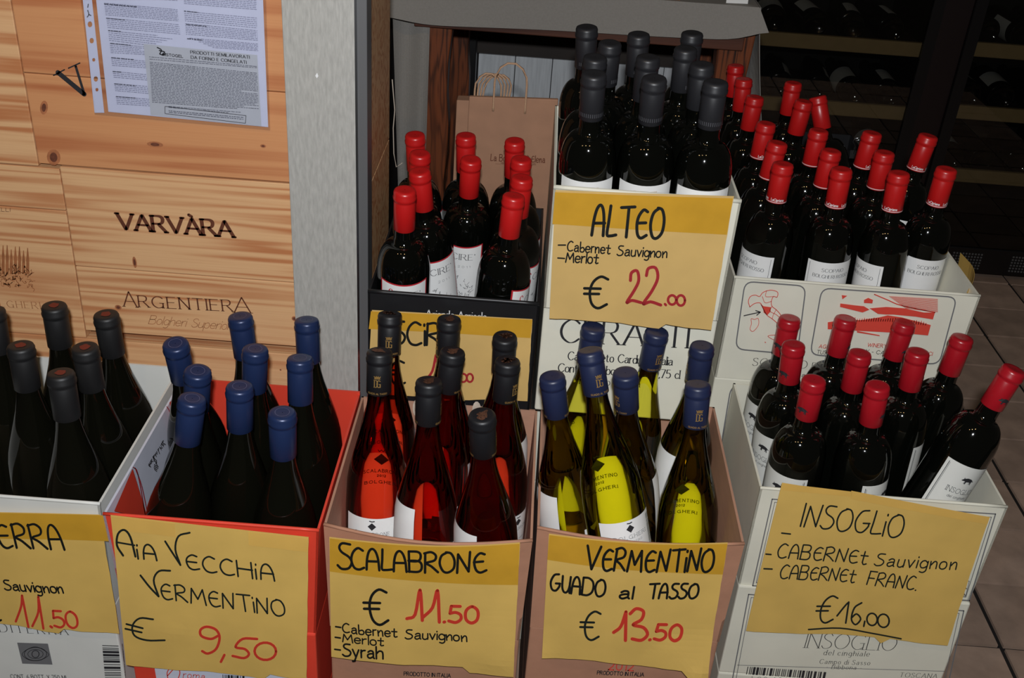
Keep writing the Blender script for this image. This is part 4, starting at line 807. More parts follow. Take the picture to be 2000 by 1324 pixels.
def proto(kind):
    """meshes of one bottle type: list of (part, mesh, [(subpart, mesh)...])"""
    out = []
    if kind in ('alteo', 'scire', 'scop', 'ins', 'back'):
        Hh = .30; R = .0362; out.append(('glass', MB().lathe(bordeaux(R, Hh), 36).mesh('glass', M['dark_glass']), []))
        capm = {'alteo': 'cap_grey', 'scire': 'cap_red', 'scop': 'cap_red', 'ins': 'cap_crimson', 'back': 'cap_red'}[kind]
        rr = .0150 if kind != 'scire' else .0143; sub = []
        if kind == 'scop':
            q = MB(); q.lathe([(rr + .0003, Hh - .0565), (rr + .0004, Hh - .055)], 32); sub.append(('foil_ring', q.mesh('foil_ring', M['cap_ring'])))
            q = MB(); [write_cyl(q, 'LaCipriana', 0, Hh - .0535, .0038, rr + .0004, .019, a, w=.16) for a in (-PI / 2 - .75, -PI / 2 + .85)]; sub.append(('lettering', q.mesh('lettering', M['print_white'])))
        if kind == 'ins':
            q = MB(); boar(q, 0, Hh - .042, .0075, rr + .0005); sub.append(('boar_emblem', q.mesh('boar_emblem', M['print_black'])))
        if kind == 'alteo':
            q = MB(); [ribbon(q, [(x, Hh - .052), (x, Hh - .047)], .0012, cyl_map(rr + .0004), caps=False) for x in np.linspace(-.02, .02, 16)]; sub.append(('embossed_band', q.mesh('embossed_band', mat('embossed_grey', (70, 70, 74), .4))))
        out.append(('capsule', MB().lathe(cap_prof(rr, Hh), 32).mesh('capsule', M[capm]), sub))
        q = MB(); lab = []
        if kind == 'alteo':
            wrap_patch(q, R + .0004, .078, .075, .172); t = MB(); wrap_patch(t, R + .0007, .03, .12, .164, n=6); lab.append(('label_picture', t.mesh('label_picture', mat('beige_label_print', (208, 196, 178), .6))))
            t = MB(); ribbon(t, [(-.038, .1715), (.038, .1715)], .0008, cyl_map(R + .0007), caps=False); write_cyl(t, 'ALFEO', 0, .145, .008, R + .001, .03, serif=True); lab.append(('lettering', t.mesh('lettering', M['gold'])))
        elif kind == 'scire':
            tp = lambda u: -.0035 * (1 - u * u) if 0 else -.003 * (1 - abs(u) ** 2) ; wrap_patch(q, R + .0005, .070, .0745, .1795, top=tp, n=20); 
            t = MB(); wrap_patch(t, R + .0008, .066, .0775, .1775, top=tp, n=20); lab.append(('label_field', t.mesh('label_field', M['label_white'])))
            t = MB(); write_cyl(t, "CIRE'", .006, .1545, .010, R + .0012, .034, serif=True, nib=True, w=.13, thin=.35); write_cyl(t, '2011', .008, .141, .0035, R + .0012, .018, gap=.5, w=.1)
            r = random.Random(4); f = cyl_map(R + .0012)
            for k in range(60):
                a = r.uniform(-.018, .02); b = .082 + r.uniform(0, .05) * (1 - abs(a + .006) * 18); pts = [(a, b)]
                for j in range(3): pts.append((pts[-1][0] + r.uniform(-.003, .003), pts[-1][1] + r.uniform(-.004, .004)))
                ribbon(t, pts, .0006, f, caps=False)
            lab.append(('lettering', t.mesh('lettering', M['print_grey'])))
            t = MB(); [ribbon(t, [(x * .012 - .021, .148 + y * .020) for x, y in q2], .0016, f, nib=True, thin=.4) for s_, q2 in _parse(PR['S'])]; lab.append(('red_initial', t.mesh('red_initial', M['label_edge'])))
        elif kind in ('scop', 'back'):
            wrap_patch(q, R + .0004, .082, .08, .1655); t = MB(); f = cyl_map(R + .0008)
            for zz_ in (.162, .1605): ribbon(t, [(-.037, zz_), (.037, zz_)], .0005, f, caps=False)
            for xx in (-.037, .037): ribbon(t, [(xx, .083), (xx, .162)], .0005, f, caps=False)
            write_cyl(t, 'SCOPAIO', 0, .1505, .0055, R + .0008, .034, nib=True); write_cyl(t, 'BOLGHERI ROSSO', 0, .1405, .0055, R + .0008, .058, nib=True)
            lab.append(('lettering', t.mesh('lettering', M['print_black'])))
        else:
            wrap_patch(q, R + .0004, .076, .075, .166); t = MB(); f = cyl_map(R + .0008)
            for d, ww in ((.034, .0008), (.0325, .0004)):
                ribbon(t, [(-d, .08), (-d, .128 + d), (d, .128 + d), (d, .08)], ww, f, caps=False)
            boar(t, 0, .145, .008, R + .0008); write_cyl(t, 'INSOGLIO', 0, .124, .0075, R + .0008, .04, serif=True, w=.07); write_cyl(t, 'del cinghiale', 0, .116, .004, R + .0008, .028, w=.1)
            lab.append(('lettering', t.mesh('lettering', M['print_black'])))
        out.append(('label', q.mesh('label', M['label_edge'] if kind == 'scire' else (M['label_cream'] if kind == 'ins' else M['label_white'])), lab))
        return out, Hh, R
    # burgundy shapes
    Hh = .318 if kind in ('rose', 'yel') else .300; R = .039 if kind == 'yel' else .0402 if kind == 'rose' else .0398
    pb = burgundy(R, Hh)
    if kind in ('aia', 'terra'):
        out.append(('glass', MB().lathe(pb, 36).mesh('glass', M['olive_dark']), []))
        cp = 'cap_blue' if kind == 'aia' else 'cap_dark'; sub = []
        q = MB(); n = 20
        if kind == 'aia':
            q.lathe([(.0085, Hh + .0001), (.0080, Hh + .0001)], n); sub.append(('stamped_ring', q.mesh('stamped_ring', mat('stamped_blue', (92, 92, 122), .4, noise=.2, scale=300))))
        else:
            q.add([(.0062 * math.cos(t) * (1 + .12 * math.sin(5 * t)), .0062 * math.sin(t) * (1 + .12 * math.cos(4 * t)), Hh + .0002) for t in [2 * PI * k / n for k in range(n)]], [tuple(range(n))]); sub.append(('red_crest', q.mesh('red_crest', M['red_dot'])))
        out.append(('capsule', MB().lathe(cap_prof(.0158, Hh, .061), 32).mesh('capsule', M[cp]), sub))
        return out, Hh, R
    gl = 'rose_glass' if kind == 'rose' else 'green_glass'; wn = 'rose_wine' if kind == 'rose' else 'white_wine'
    out.append(('glass', MB().lathe(pb, 36).mesh('glass', M[gl]), []))
    inner = [(max(r - .0026, .002), z + .003 if z < .01 else z) for r, z in pb if z < .247]; fl = .243
    inner.append((inner[-1][0], fl)); q = MB().lathe([(0.0005, .006)] + inner + [(.0005, fl)], 36)
    out.append(('wine', q.mesh('wine', M[wn]), []))
    sub = []; rr = .0155
    for a in (-PI / 2, PI / 2):
        q = MB(); monogram(q, 0, Hh - .043, .0095, rr + .0005, a); sub.append(('gold_monogram', q.mesh('gold_monogram', M['gold'])))
        q = MB(); write_cyl(q, 'GUADO AL TASSO', 0, Hh - .053, .0022, rr + .0005, .026, a, w=.2); sub.append(('gold_lettering', q.mesh('gold_lettering', M['gold'])))
    if kind == 'rose':
        q = MB(); r = random.Random(9)
        for k in range(7): ribbon(q, [(r.uniform(-.009, .009), r.uniform(-.006, .006)) for _ in range(3)], .0025, lambda a, b: (a, b, Hh + .0004))
        sub.append(('scuffed_top', q.mesh('scuffed_top', M['cork_top'])))
    out.append(('screw_cap', MB().lathe(cap_prof(rr, Hh, .056), 32).mesh('screw_cap', M['cap_black' if kind == 'rose' else 'cap_navy']), sub))
    q = MB(); zt2 = .104; wrap_patch(q, R + .0004, .078, .03, zt2); lab = []
    t = MB(); write_cyl(t, 'SCALABRONE' if kind == 'rose' else 'BOLGHERI', 0, .079, .0048, R + .0008, .046, w=.1, serif=True, gap=.3); 
    if kind == 'yel': write_cyl(t, 'VERMENTINO', 0, .072, .003, R + .0008, .03, w=.1, gap=.4)
    write_cyl(t, 'GUADO AL TASSO', 0, .062, .0022, R + .0008, .03, w=.14); lab.append(('lettering', t.mesh('lettering', M['print_grey'])))
    t = MB(); diamond(t, 0, .0925, .0055, R + .0008); ribbon(t, [(-.003, .1005), (0, .0998), (.003, .1005)], .0015, cyl_map(R + .0008)); lab.append(('diamond_logo', t.mesh('diamond_logo', M['print_black'])))
    t = MB(); f = cyl_map(R + .0009); r = random.Random(1)
    z = .055
    while z < .100:
        w = r.choice([.0004, .0007, .001]); ribbon(t, [(.029, z), (.038, z)], w, f, caps=False); z += w + r.choice([.0006, .001])
    lab.append(('barcode', t.mesh('barcode', M['print_black'])))
    out.append(('label', q.mesh('label', M['label_white']), lab))
    q = MB(); wrap_patch(q, R + .0003, .098, .03, .112, PI / 2, n=20, nz=1)
    vs = []                                                    # back label follows the sloping shoulder
    prof = [(r_, z_) for r_, z_ in pb if .1 <= z_ <= .166]
    tt = MB()
    rows = [(R + .0004, .03), (R + .0004, .105)] + [(r_ + .0005, z_) for r_, z_ in pb if .11 < z_ <= .172]
    n = 18; V = []; F = []
    for r_, z_ in rows:
        for i in range(n + 1):
            a = PI / 2 + (i / n - .5) * 2.65; V.append((r_ * math.cos(a), r_ * math.sin(a), z_))
    for j in range(len(rows) - 1):
        for i in range(n): a = j * (n + 1) + i; F.append((a, a + 1, a + n + 2, a + n + 1))
    tt.add(V, F, True); lab2 = []
    t = MB()                                                   # print on the inner face of the back label, seen through the wine
    Ri = R - .0001; f = lambda x, z: ((lambda a, rz: (rz * math.cos(a), rz * math.sin(a), z))(PI / 2 - x / R, np.interp(z, [p[1] for p in pb[3:]], [p[0] for p in pb[3:]]) - .0003))
    t.add([f(-.011, .149), f(0, .140), f(.011, .149), f(0, .158)], [(0, 1, 2, 3)])
    for wd, z0_, hh, ww in (('SCALABRONE' if kind == 'rose' else 'VERMENTINO', .129, .0045, .05), ('2012', .122, .003, .012), ('BOLGHERI', .112, .004, .046)):
        st, tot = layout(wd, PR, .35, True); sc_ = ww / tot
        for s_, q2 in st: ribbon(t, [(-ww / 2 + x * sc_, z0_ + y * hh) for x, y in q2], .0008, f, caps=False)
    ribbon(t, [(-.005, .164), (-.003, .161), (0, .164), (.003, .161), (.005, .164)], .0012, f)
    lab2.append(('lettering', t.mesh('lettering', M['print_black'])))
    out.append(('back_label', tt.mesh('back_label', M['label_white']), lab2))
    return out, Hh, R

CHECK = False
def place_set(kind, items, zb, box, label_fmt, group, ytop):
    """items: (cap top px, lower axis px, yaw deg, row word, column word). tops sit at zb+H; bases relaxed inside the box"""
    parts, Hh, R = proto(kind); zt_ = zb + Hh; N = len(items)
    RZ = np.array([it[6] if len(it) > 6 else 0.0 for it in items])
    T = np.array([onZ(it[0], (it[4] if len(it) > 4 else zt_) + RZ[k]) for k, it in enumerate(items)]); Bs = T.copy(); Bs[:, 2] = zb + RZ; PIN = [i for i, it in enumerate(items) if len(it) > 5]
    for i, it in enumerate(items):
        # find a lean in x so that the axis passes through the lower pixel
        if i in PIN: Bs[i, :2] = it[5]; continue
        tp = proj(T[i]); q = np.array(it[1], float)
        best = None
        for dx in np.linspace(-.16, .16, 321):
            b = Bs[i] + [dx, 0, 0]; pb_ = proj(b * .75 + T[i] * .25) if 0 else proj(b)
            d = pb_ - tp; cr = abs(d[0] * (q - tp)[1] - d[1] * (q - tp)[0]) / np.linalg.norm(d)
            if best is None or cr < best[0]: best = (cr, dx)
        Bs[i, 0] += best[1] * .9
        if len(it) > 5: Bs[i, :2] = it[5]
    if kind in ('alteo', 'scire'):
        t0, t1 = Bs[:, 1].min(), Bs[:, 1].max(); a_, b_ = box[2] + R + .004, box[3] - R - .004
        Bs[:, 1] = a_ + (Bs[:, 1] - t0) / (t1 - t0) * (b_ - a_)
    x0, x1, y0, y1 = box; T0 = T.copy(); B0 = Bs.copy(); r2 = 2 * (R + .0003); sl = .58 if R < .039 else .40
    for k in range(400):
        f = 1 - k / 400
        T += (T0 - T) * .06; Bs += (B0 - Bs) * .02 * f
        for lv in (0.0, sl):
            Pn = Bs * (1 - lv) + T * lv
            for i in range(N):
                for j in range(i + 1, N):
                    d = Pn[i, :2] - Pn[j, :2]; n_ = np.hypot(*d)
                    if n_ < r2:
                        u = d / (n_ + 1e-9) * (r2 - n_) * .5; Bs[i, :2] += u * (1 if lv == 0 else .8); Bs[j, :2] -= u * (1 if lv == 0 else .8)
                        if lv: T[i, :2] += u * .35; T[j, :2] -= u * .35
                        Pn = Bs * (1 - lv) + T * lv
        Bs[:, 0] = np.clip(Bs[:, 0], x0 + R + .0036, x1 - R - .0036); Bs[:, 1] = np.clip(Bs[:, 1], y0 + R + .0036, y1 - R - .0036)
        m_ = .43; Sx = Bs * (1 - sl) + T * sl
        lo = x0 + R + .003; hi = x1 - R - .003
        rl = min(.17 / Hh, 1); Sx = Bs * (1 - rl) + T * rl
        for i in range(N):
            for a_x, lo_, hi_ in ((0, lo, hi), (1, y0 + R + .003, y1 - R - .003)):
                d_ = max(lo_ - Sx[i, a_x], 0) - max(Sx[i, a_x] - hi_, 0)
                if a_x == 1 and d_ < 0 and R < .039: continue
                T[i, a_x] += d_ * .25; Bs[i, a_x] += d_ * .5
            T[i, 1] = min(T[i, 1], ytop)
        for i in PIN: T[i] = T0[i]; Bs[i] = B0[i]
    for _ in range(3):
        for i, it in enumerate(items):
            ax = T[i] - Bs[i]; Tn = onZ(it[0], zb + RZ[i] + Hh * ax[2] / np.linalg.norm(ax)); T[i] = Tn + (T[i] - T0[i]); T0[i] = Tn; T[i, 1] = min(T[i, 1], ytop)
    if CHECK:
        for i in range(N):
            for j in range(i + 1, N):
                for lv in (0, .15, .3, .45, .58):
                    if lv > (.6 if R < .039 else .42): continue
                    a = Bs[i] * (1 - lv) + T[i] * lv; b = Bs[j] * (1 - lv) + T[j] * lv; d_ = np.hypot(*(a - b)[:2])
                    if d_ < 2 * R - .002: print('CHK', kind, i, j, lv, round(float(2 * R - d_), 4))
        for i in range(N): print('CHKT', kind, i, np.round(T[i] - T0[i], 3), 'B', np.round(Bs[i][:2], 3), 'T', np.round(T[i][:2], 3))
    for i, it in enumerate(items):
        ax = Vector(T[i] - Bs[i]).normalized(); tilt = ax.angle(Vector((0, 0, 1)))
        rot = Vector((0, 0, 1)).rotation_difference(ax).to_matrix().to_4x4() @ Matrix.Rotation(math.radians(it[2]), 4, 'Z')
        e = empty('wine_bottle', (0, 0, 0), label_fmt.format(it[3]), 'wine bottle', group)
        e.matrix_world = Matrix.Translation(Vector((Bs[i, 0], Bs[i, 1], zb + RZ[i] + R * math.sin(tilt) + .0005))) @ rot
        for nm, me, sub in parts:
            o = bpy.data.objects.new(nm, me); COL.objects.link(o); o.parent = e
            for n2, m2 in sub:
                o2 = bpy.data.objects.new(n2, m2); COL.objects.link(o2); o2.parent = o
    return parts

B_ALTEO = [((1145, 58), (1136, 180), 40, 'back row left'), ((1193, 88), (1186, 190), 100, 'third row, left of middle'), ((1162, 118), (1156, 225), 160, 'second row left'), ((1160, 152), (1148, 330), 0, 'front row left'),
  ((1244, 72), (1234, 180), 60, 'back row middle'), ((1266, 115), (1256, 225), 120, 'second row middle'), ((1277, 162), (1261, 340), 0, 'front row middle'),
  ((1352, 67), (1343, 150), 200, 'back row right'), ((1339, 98), (1330, 190), 90, 'third row right'), ((1370, 130), (1356, 235), 140, 'second row right'), ((1398, 162), (1374, 345), 0, 'front row right')]
place_set('alteo', B_ALTEO, .6835, (.034, .264, 1.238, 1.555), 'grey-capped bottle in the highest carton, {}', 'grey-capped bottles in the highest carton', 9)
B_SC = [((797, 268), (793, 370), 120, 'back row left'), ((823, 307), (820, 390), 60, 'third row left'), ((815, 342), (812, 420), 25, 'second row left'), ((793, 377), (797, 540), 8, 'front row left'),
  ((912, 268), (905, 380), 150, 'back row middle'), ((921, 318), (896, 540), -10, 'front row middle, label in view'),
  ((1003, 280), (990, 370), 90, 'back row right'), ((1017, 317), (1006, 400), 120, 'third row right'), ((1020, 350), (1010, 440), 70, 'second row right'), ((1005, 385), (994, 540), 75, 'front row right')]
place_set('scire', B_SC, .5135, (-.2, .027, 1.243, 1.555), 'red-capped bottle in the black carton, {}', 'red-capped bottles in the black carton', 9)
B_SP = [((1497, 242), (1481, 312), 60, 'back row, at the left wall'), ((1519, 282), (1499, 352), 90, 'second row, at the left wall'), ((1530, 320), (1494, 500), -55, 'front row, at the left wall'),
  ((1600, 255), (1585, 328), 120, 'back row, second from left'), ((1624, 295), (1606, 367), 150, 'second row, second from left'), ((1644, 332), (1611, 510), 8, 'front row, second from left'),
  ((1704, 262), (1688, 333), 80, 'back row, third from left'), ((1728, 298), (1710, 373), 170, 'second row, third from left'), ((1756, 340), (1723, 510), -75, 'front row, third from left'),
  ((1815, 270), (1798, 345), 30, 'back row, at the right wall'), ((1850, 330), (1816, 520), 4, 'front row, at the right wall')]
place_set('scop', B_SP, .5135, (.304, .654, 1.369, 1.708), 'red-capped bottle in the map carton, {}', 'red-capped bottles in the map carton', 1.705)
B_BK = [((1437, 130), (1430, 200), 40, 'rearmost of its left file'), ((1453, 156), (1445, 222), 80, 'middle of its left file'), ((1475, 190), (1462, 258), 100, 'front of its left file'), ((1550, 162), (1537, 230), 20, 'rear of its middle file'), ((1571, 200), (1557, 268), 60, 'front of its middle file'), ((1592, 203), (1630, 290), 60, 'leaning to the left behind the others')]
place_set('back', B_BK, .5135, (.322, .63, 1.728, 2.04), 'plain red-capped bottle in the rear carton, {}', 'plain red-capped bottles in the rear carton', 2.03)
B_IN = [((1543, 622), (1508, 780), -55, 'back row, at the left wall'), ((1550, 675), (1524, 850), -48, 'second row, at the left wall'), ((1590, 742), (1553, 915), -45, 'front row, at the left wall'),
  ((1652, 624), (1634, 701), 60, 'back row, second from left'), ((1680, 690), (1660, 772), 100, 'second row, second from left'), ((1714, 755), (1681, 930), 50, 'front row, second from left'),
  ((1767, 633), (1747, 712), 40, 'back row, third from left'), ((1793, 688), (1773, 773), 80, 'second row, third from left'), ((1882, 662), (1856, 748), 110, 'back row, at the right wall'), ((1978, 733), (1862, 950), 10, 'front row right, leaning far to the right', .63, (.557, 1.155), .035)]
place_set('ins', B_IN, .3435, (.332, .65, 1.108, 1.357), 'crimson-capped bottle in the INSOGLIO carton, {}', 'crimson-capped bottles in the INSOGLIO carton', 1.345)
B_AI = [((338, 683), (372, 850), 0, 'back row left'), ((392, 735), (400, 900), 30, 'second row left'), ((387, 779), (394, 960), 60, 'front row left'), ((472, 616), (500, 760), 90, 'back row middle'), ((499, 689), (496, 840), 10, 'second row middle'),
  ((467, 762), (497, 930), 50, 'front row middle'), ((599, 630), (612, 760), 70, 'back row right'), ((580, 703), (592, 830), 20, 'second row right'), ((553, 809), (555, 960), 45, 'front row right')]
place_set('aia', B_AI, .3435, (-.462, -.222, .958, 1.246), 'blue-capped bottle in the red carton, {}', 'blue-capped bottles in the red carton', 1.28)
B_TE = [((-15, 610), (20, 760), 0, 'back row left, cut by the frame'), ((105, 598), (130, 730), 30, 'back row middle'), ((205, 615), (245, 770), 60, 'back row right'), ((41, 676), (75, 820), 90, 'second row left'), ((165, 680), (200, 830), 10, 'second row right'), ((119, 732), (150, 880), 40, 'front row with the nearest cap')]
place_set('terra', B_TE, .3435, (-.715, -.484, .976, 1.245), 'black-capped bottle in the white carton, {}', 'black-capped bottles in the white carton', 1.3)
B_RO = [((774, 615), (766, 720), 5, 'back row left'), ((878, 624), (870, 720), 110, 'back row middle'), ((970, 662), (958, 780), 200, 'back row right'), ((738, 694), (733, 960), 0, 'front row left, label in view'),
  ((892, 692), (880, 800), 80, 'second row middle'), ((989, 702), (972, 860), 50, 'second row right'), ((838, 749), (833, 950), 88, 'front row middle'), ((940, 823), (952, 980), 92, 'front row right, nearest the viewer')]
place_set('rose', B_RO, .3435, (-.207, .034, .966, 1.244), 'pink wine bottle with black screw cap, {}', 'pink wine bottles in the brown carton', 1.215)
B_YE = [((1158, 622), 0, 40, 'back row left', .6615, (.092, 1.232)), ((1077, 744), 0, 88, 'front row left', .6615, (.106, 1.088)), ((1149, 700), 0, 24, 'front row middle, leaning left', .6615, (.166, 1.033), .045), ((1282, 642), 0, 30, 'back row middle', .6615, (.171, 1.235)),
  ((1220, 737), 0, -50, 'second row middle', .6615, (.186, 1.137)), ((1372, 676), 0, 90, 'back row right', .6615, (.248, 1.2)), ((1362, 758), 0, 8, 'front row right', .6615, (.247, 1.056))]
place_set('yel', B_YE, .3435, (.047, .291, .99, 1.284), 'yellow-green wine bottle with navy cap, {}', 'yellow wine bottles in the brown carton', 1.222)

# ================================================================== table with grey cloth
tbl = empty('table', (0, 0, 0), 'rustic wooden table under the grey cloth behind the cartons', 'table')
TY0 = 2.06; TX0 = onY((778, 30), TY0)[0]; TX1 = onY((1474, 30), TY0)[0]; TY1 = 2.5; TZ = onY((1300, 3), TY0)[2]
MB().box((TX0, TY0, TZ - .03), (TX1, TY1, TZ)).build('top', M['table_wood'], tbl, bevel=.003)
MB().box((TX0 + .03, TY0 + .004, TZ - .083), (TX1 - .01, TY0 + .03, TZ - .031)).build('apron', M['table_wood'], tbl, bevel=.002)
for x, y in ((onY((813, 150), 2.08)[0], 2.08), (onY((1395, 150), 2.08)[0], 2.08), (-.22, 2.42), (.33, 2.42)):
    q = MB(); g2 = []
    n = 14
    for k in range(n + 1):
        z = k / n * (TZ - .031); w = .034 + .002 * math.sin(k * 1.7 + x * 9); g2.append([(x + .0 + .0015 * math.sin(k * 2.3), y, z), (x + 2 * w * .95, y + .001 * math.sin(k), z)])
    q.slab(g2, (0, .05, 0)); q.build('leg', M['rustic'], tbl, bevel=.003, fix=True)
cl = MB(); n = 46; hem = []
xs = np.linspace(TX0 - .006, TX1 + .006, n)
def front(u, v):   # u across, v down
    x = TX0 - .006 + (TX1 - TX0 + .012) * u
    dz = .079 - .018 * u + .012 * math.exp(-((u) / .07) ** 2) * -1.2 + .02 * math.exp(-((1 - u) / .06) ** 2) * -1
    y = TY0 - .004 - .004 * v * math.sin(u * 9 + 1) - .006 * v - .014 * v * (math.exp(-(u / .08) ** 2) + math.exp(-((1 - u) / .08) ** 2))
    xo = x + (-.016 * v * math.exp(-(u / .1) ** 2) + .022 * v * math.exp(-((1 - u) / .1) ** 2))
    return (xo, y, TZ + .003 - dz * v)
cloth = empty('tablecloth', (0, 0, 0), 'plain grey cloth draped over the table with hanging corners', 'tablecloth')
gr = [[front(u, v) for u in np.linspace(0, 1, n)] for v in np.linspace(0, 1, 8)]
cl.slab(gr, (0, .0015, 0)).build('front_drop', M['cloth'], cloth, fix=True)
MB().slab([[(x, y, TZ + .003 + .0006 * math.sin(x * 31 + y * 17)) for x in np.linspace(TX0 - .006, TX1 + .006, 24)] for y in np.linspace(TY0 - .004, TY1, 12)], (0, 0, -.0015)).build('top_sheet', M['cloth'], cloth, fix=True)
def sidedrop(x, sgn, depth, flare):
    gr = []
    for v in np.linspace(0, 1, 10):
        row = []
        for u in np.linspace(0, 1, 22):
            y = TY0 - .003 + (TY1 - TY0) * u; d = depth * (1 - .25 * u)
            row.append((x + sgn * (.004 + flare * v ** 1.2 * (1 + .5 * math.sin(u * 17 + 1))), y + .012 * v * math.cos(u * 4), TZ + .003 - d * v))
        gr.append(row)
    return MB().slab(gr, (-sgn * .0015, 0, 0))
sidedrop(TX1 + .005, 1, .25, .035).build('side_drop', M['cloth'], cloth, fix=True)
# left corner hangs forward in front of the leg
gr = []
for v in np.linspace(0, 1, 14):
    row = []
    for u in np.linspace(0, 1, 16):
        x = onY((765, 100), TY0)[0] + .072 * u - .004 * v * math.sin(u * 8) + .018 * v * (1 - u); y = TY0 + .006 + .012 * math.sin(u * 5 + v * 1.5) + .02 * u; row.append((x, y, TZ - .055 - .5 * v))
    gr.append(row)
MB().slab(gr, (0, .0015, 0)).build('corner_fold', M['cloth'], cloth, fix=True)
# things on the table whose feet just enter the picture
for k, (p, m, nm, lb, ct) in enumerate([((1313, 3), M['pine'], 'wooden_block', 'small pale wooden block on the front edge of the table', 'block'), ((1440, 0), M['label_white'], 'table_card', 'white card standing near the corner of the table', 'card')]):
    c = onY(p, TY0 + .01); c[2] = TZ + .0036
    q = MB()
    if k == 0: q.box((c[0] - .014, TY0 + .002, c[2]), (c[0] + .014, TY0 + .04, c[2] + .05))
    else: q.add([(c[0] - .02, TY0 + .01, c[2]), (c[0] + .022, TY0 + .016, c[2]), (c[0] + .022, TY0 + .03, c[2] + .06), (c[0] - .02, TY0 + .024, c[2] + .06), (c[0] - .02, TY0 + .0115, c[2]), (c[0] + .022, TY0 + .0175, c[2]), (c[0] + .022, TY0 + .0315, c[2] + .06), (c[0] - .02, TY0 + .0255, c[2] + .06)], [(0, 1, 2, 3), (7, 6, 5, 4), (0, 4, 5, 1), (1, 5, 6, 2), (2, 6, 7, 3), (3, 7, 4, 0)])
    o = q.build(nm, m, bevel=.001 if k == 0 else 0); tag(o, lb, ct)

# paper bags standing between the table and the cartons
def paper_bag(label, x0, x1, y, z0, z1, dy, tilt, handles, text=False):
    e = empty('paper_bag', ((x0 + x1) / 2, y, z0), label, 'paper bag', 'brown paper carrier bags'); a = (x1 - x0) / 2; h = z1 - z0
    P = [(-a, 0, 0), (a, 0, 0), (a, dy, 0), (-a, dy, 0), (-a + .002, tilt, h), (a, tilt, h + .006), (a, dy + tilt - .004, h + .006), (-a + .002, dy + tilt - .004, h)]
    MB().hexa(P).build('bag_body', M['bag'], e, bevel=.0015)
    for (hx, hy, w, hh, lean) in handles:
        pts = []
        for t in np.linspace(0, 1, 22):
            if t < .35: x = -w; z = t / .35 * hh * .6
            elif t > .65: x = w; z = (1 - t) / .35 * hh * .6
            else:
                an = PI * (1 - (t - .35) / .3); x = w * math.cos(an); z = hh * .6 + hh * .4 * math.sin(an)
            pts.append((hx + x + lean * z, tilt + hy, h - .02 + z))
        MB().tube(pts, .0017, 7).build('handle', M['handle'], e)
    if text:
        q = MB(); yb = lambda p: onY(p, y + tilt * .6 - .0)
        f = lambda a_, b_: (lambda P_: np.array([P_[0] - (x0 + x1) / 2, tilt * (P_[2] - z0) / h - .0008, P_[2] - z0]))(onY((a_, b_), y + tilt * .45))
        write_px(q, 'La Bottega di Elena', (958, 314), (1064, 318), 13, f, w=.11, gap=.2, font=HW); write_px(q, 'www.labottegadielena.com', (968, 320), (1046, 323), 5, f, w=.12)
        q.build('lettering', M['brand_brown'], e)
    return e
a_ = onY((914, 188), 1.62); b_ = onY((1092, 178), 1.62)
paper_bag('large brown paper bag printed La Bottega di Elena', a_[0], b_[0], 1.615, .47, a_[2], .012, .004, [(-.005, -.001, .025, .078, 0)], True)
a2 = onY((889, 207), 1.65)
paper_bag('brown paper bag tucked behind the printed one, its handles bunched', a2[0], a2[0] + .15, 1.645, .47, a2[2] + .01, .03, .004, [(-.024 + k * .003, .004 + .006 * k, .021, .066 - .002 * k, .05 * k) for k in range(4)])
cr_ = MB().box((-.19, 1.60, .0), (.03, 1.70, .468)).build('crate_stand', M['dark_wood']); tag(cr_, 'dark wooden crate that the paper bags stand on, behind the black carton', 'crate')
# pale folded bag edge left of the bags
q = MB().hexa([(-.135, 1.585, .68), (-.128, 1.585, .68), (-.128, 1.6, .68), (-.135, 1.6, .68), (-.108, 1.588, .80), (-.102, 1.588, .81), (-.102, 1.598, .81), (-.108, 1.598, .80)])
# string hanging on the crate corner
q = MB().tube([onY(p, 1.56) for p in [(766, 155), (768, 180), (771, 215), (768, 250), (769, 300), (774, 326), (786, 318)]], .0008, 6).build('string', M['string']); tag(q, 'thin pale string hanging beside the crates and the cloth', 'string')
# binder clip on a black folder behind the map carton
c = onY((1672, 300), 1.86)
fd = MB().box((c[0] - .02, 1.86, .70), (c[0] + .05, 1.862, c[2] + .005)).build('black_folder', M['black_gloss']); fd.location = (0, 0, 0)
tag(fd, 'black folder edge standing behind the red-capped bottles', 'folder')
bc = empty('binder_clip', (c[0], 1.861, c[2] + .004), 'black binder clip with wire arms on the black folder', 'binder clip')
MB().add([(-.012, -.006, -.012), (.012, -.006, -.012), (.012, .006, -.012), (-.012, .006, -.012), (-.012, -.0015, .002), (.012, -.0015, .002), (.012, .0015, .002), (-.012, .0015, .002)], [(0, 1, 5, 4), (1, 2, 6, 5), (2, 3, 7, 6), (3, 0, 4, 7), (4, 5, 6, 7)]).build('clamp', M['black_gloss'], bc)
for s_ in (-1, 1):
    MB().tube([(-.005, s_ * .003, -.004), (-.004, s_ * .003, .008), (-.009, s_ * .004, .016), (-.007, s_ * .005, .022), (0, s_ * .005, .024), (.007, s_ * .005, .022), (.009, s_ * .004, .016), (.004, s_ * .003, .008), (.005, s_ * .003, -.004)], .0008, 6).build('wire_arm', M['metal'], bc)

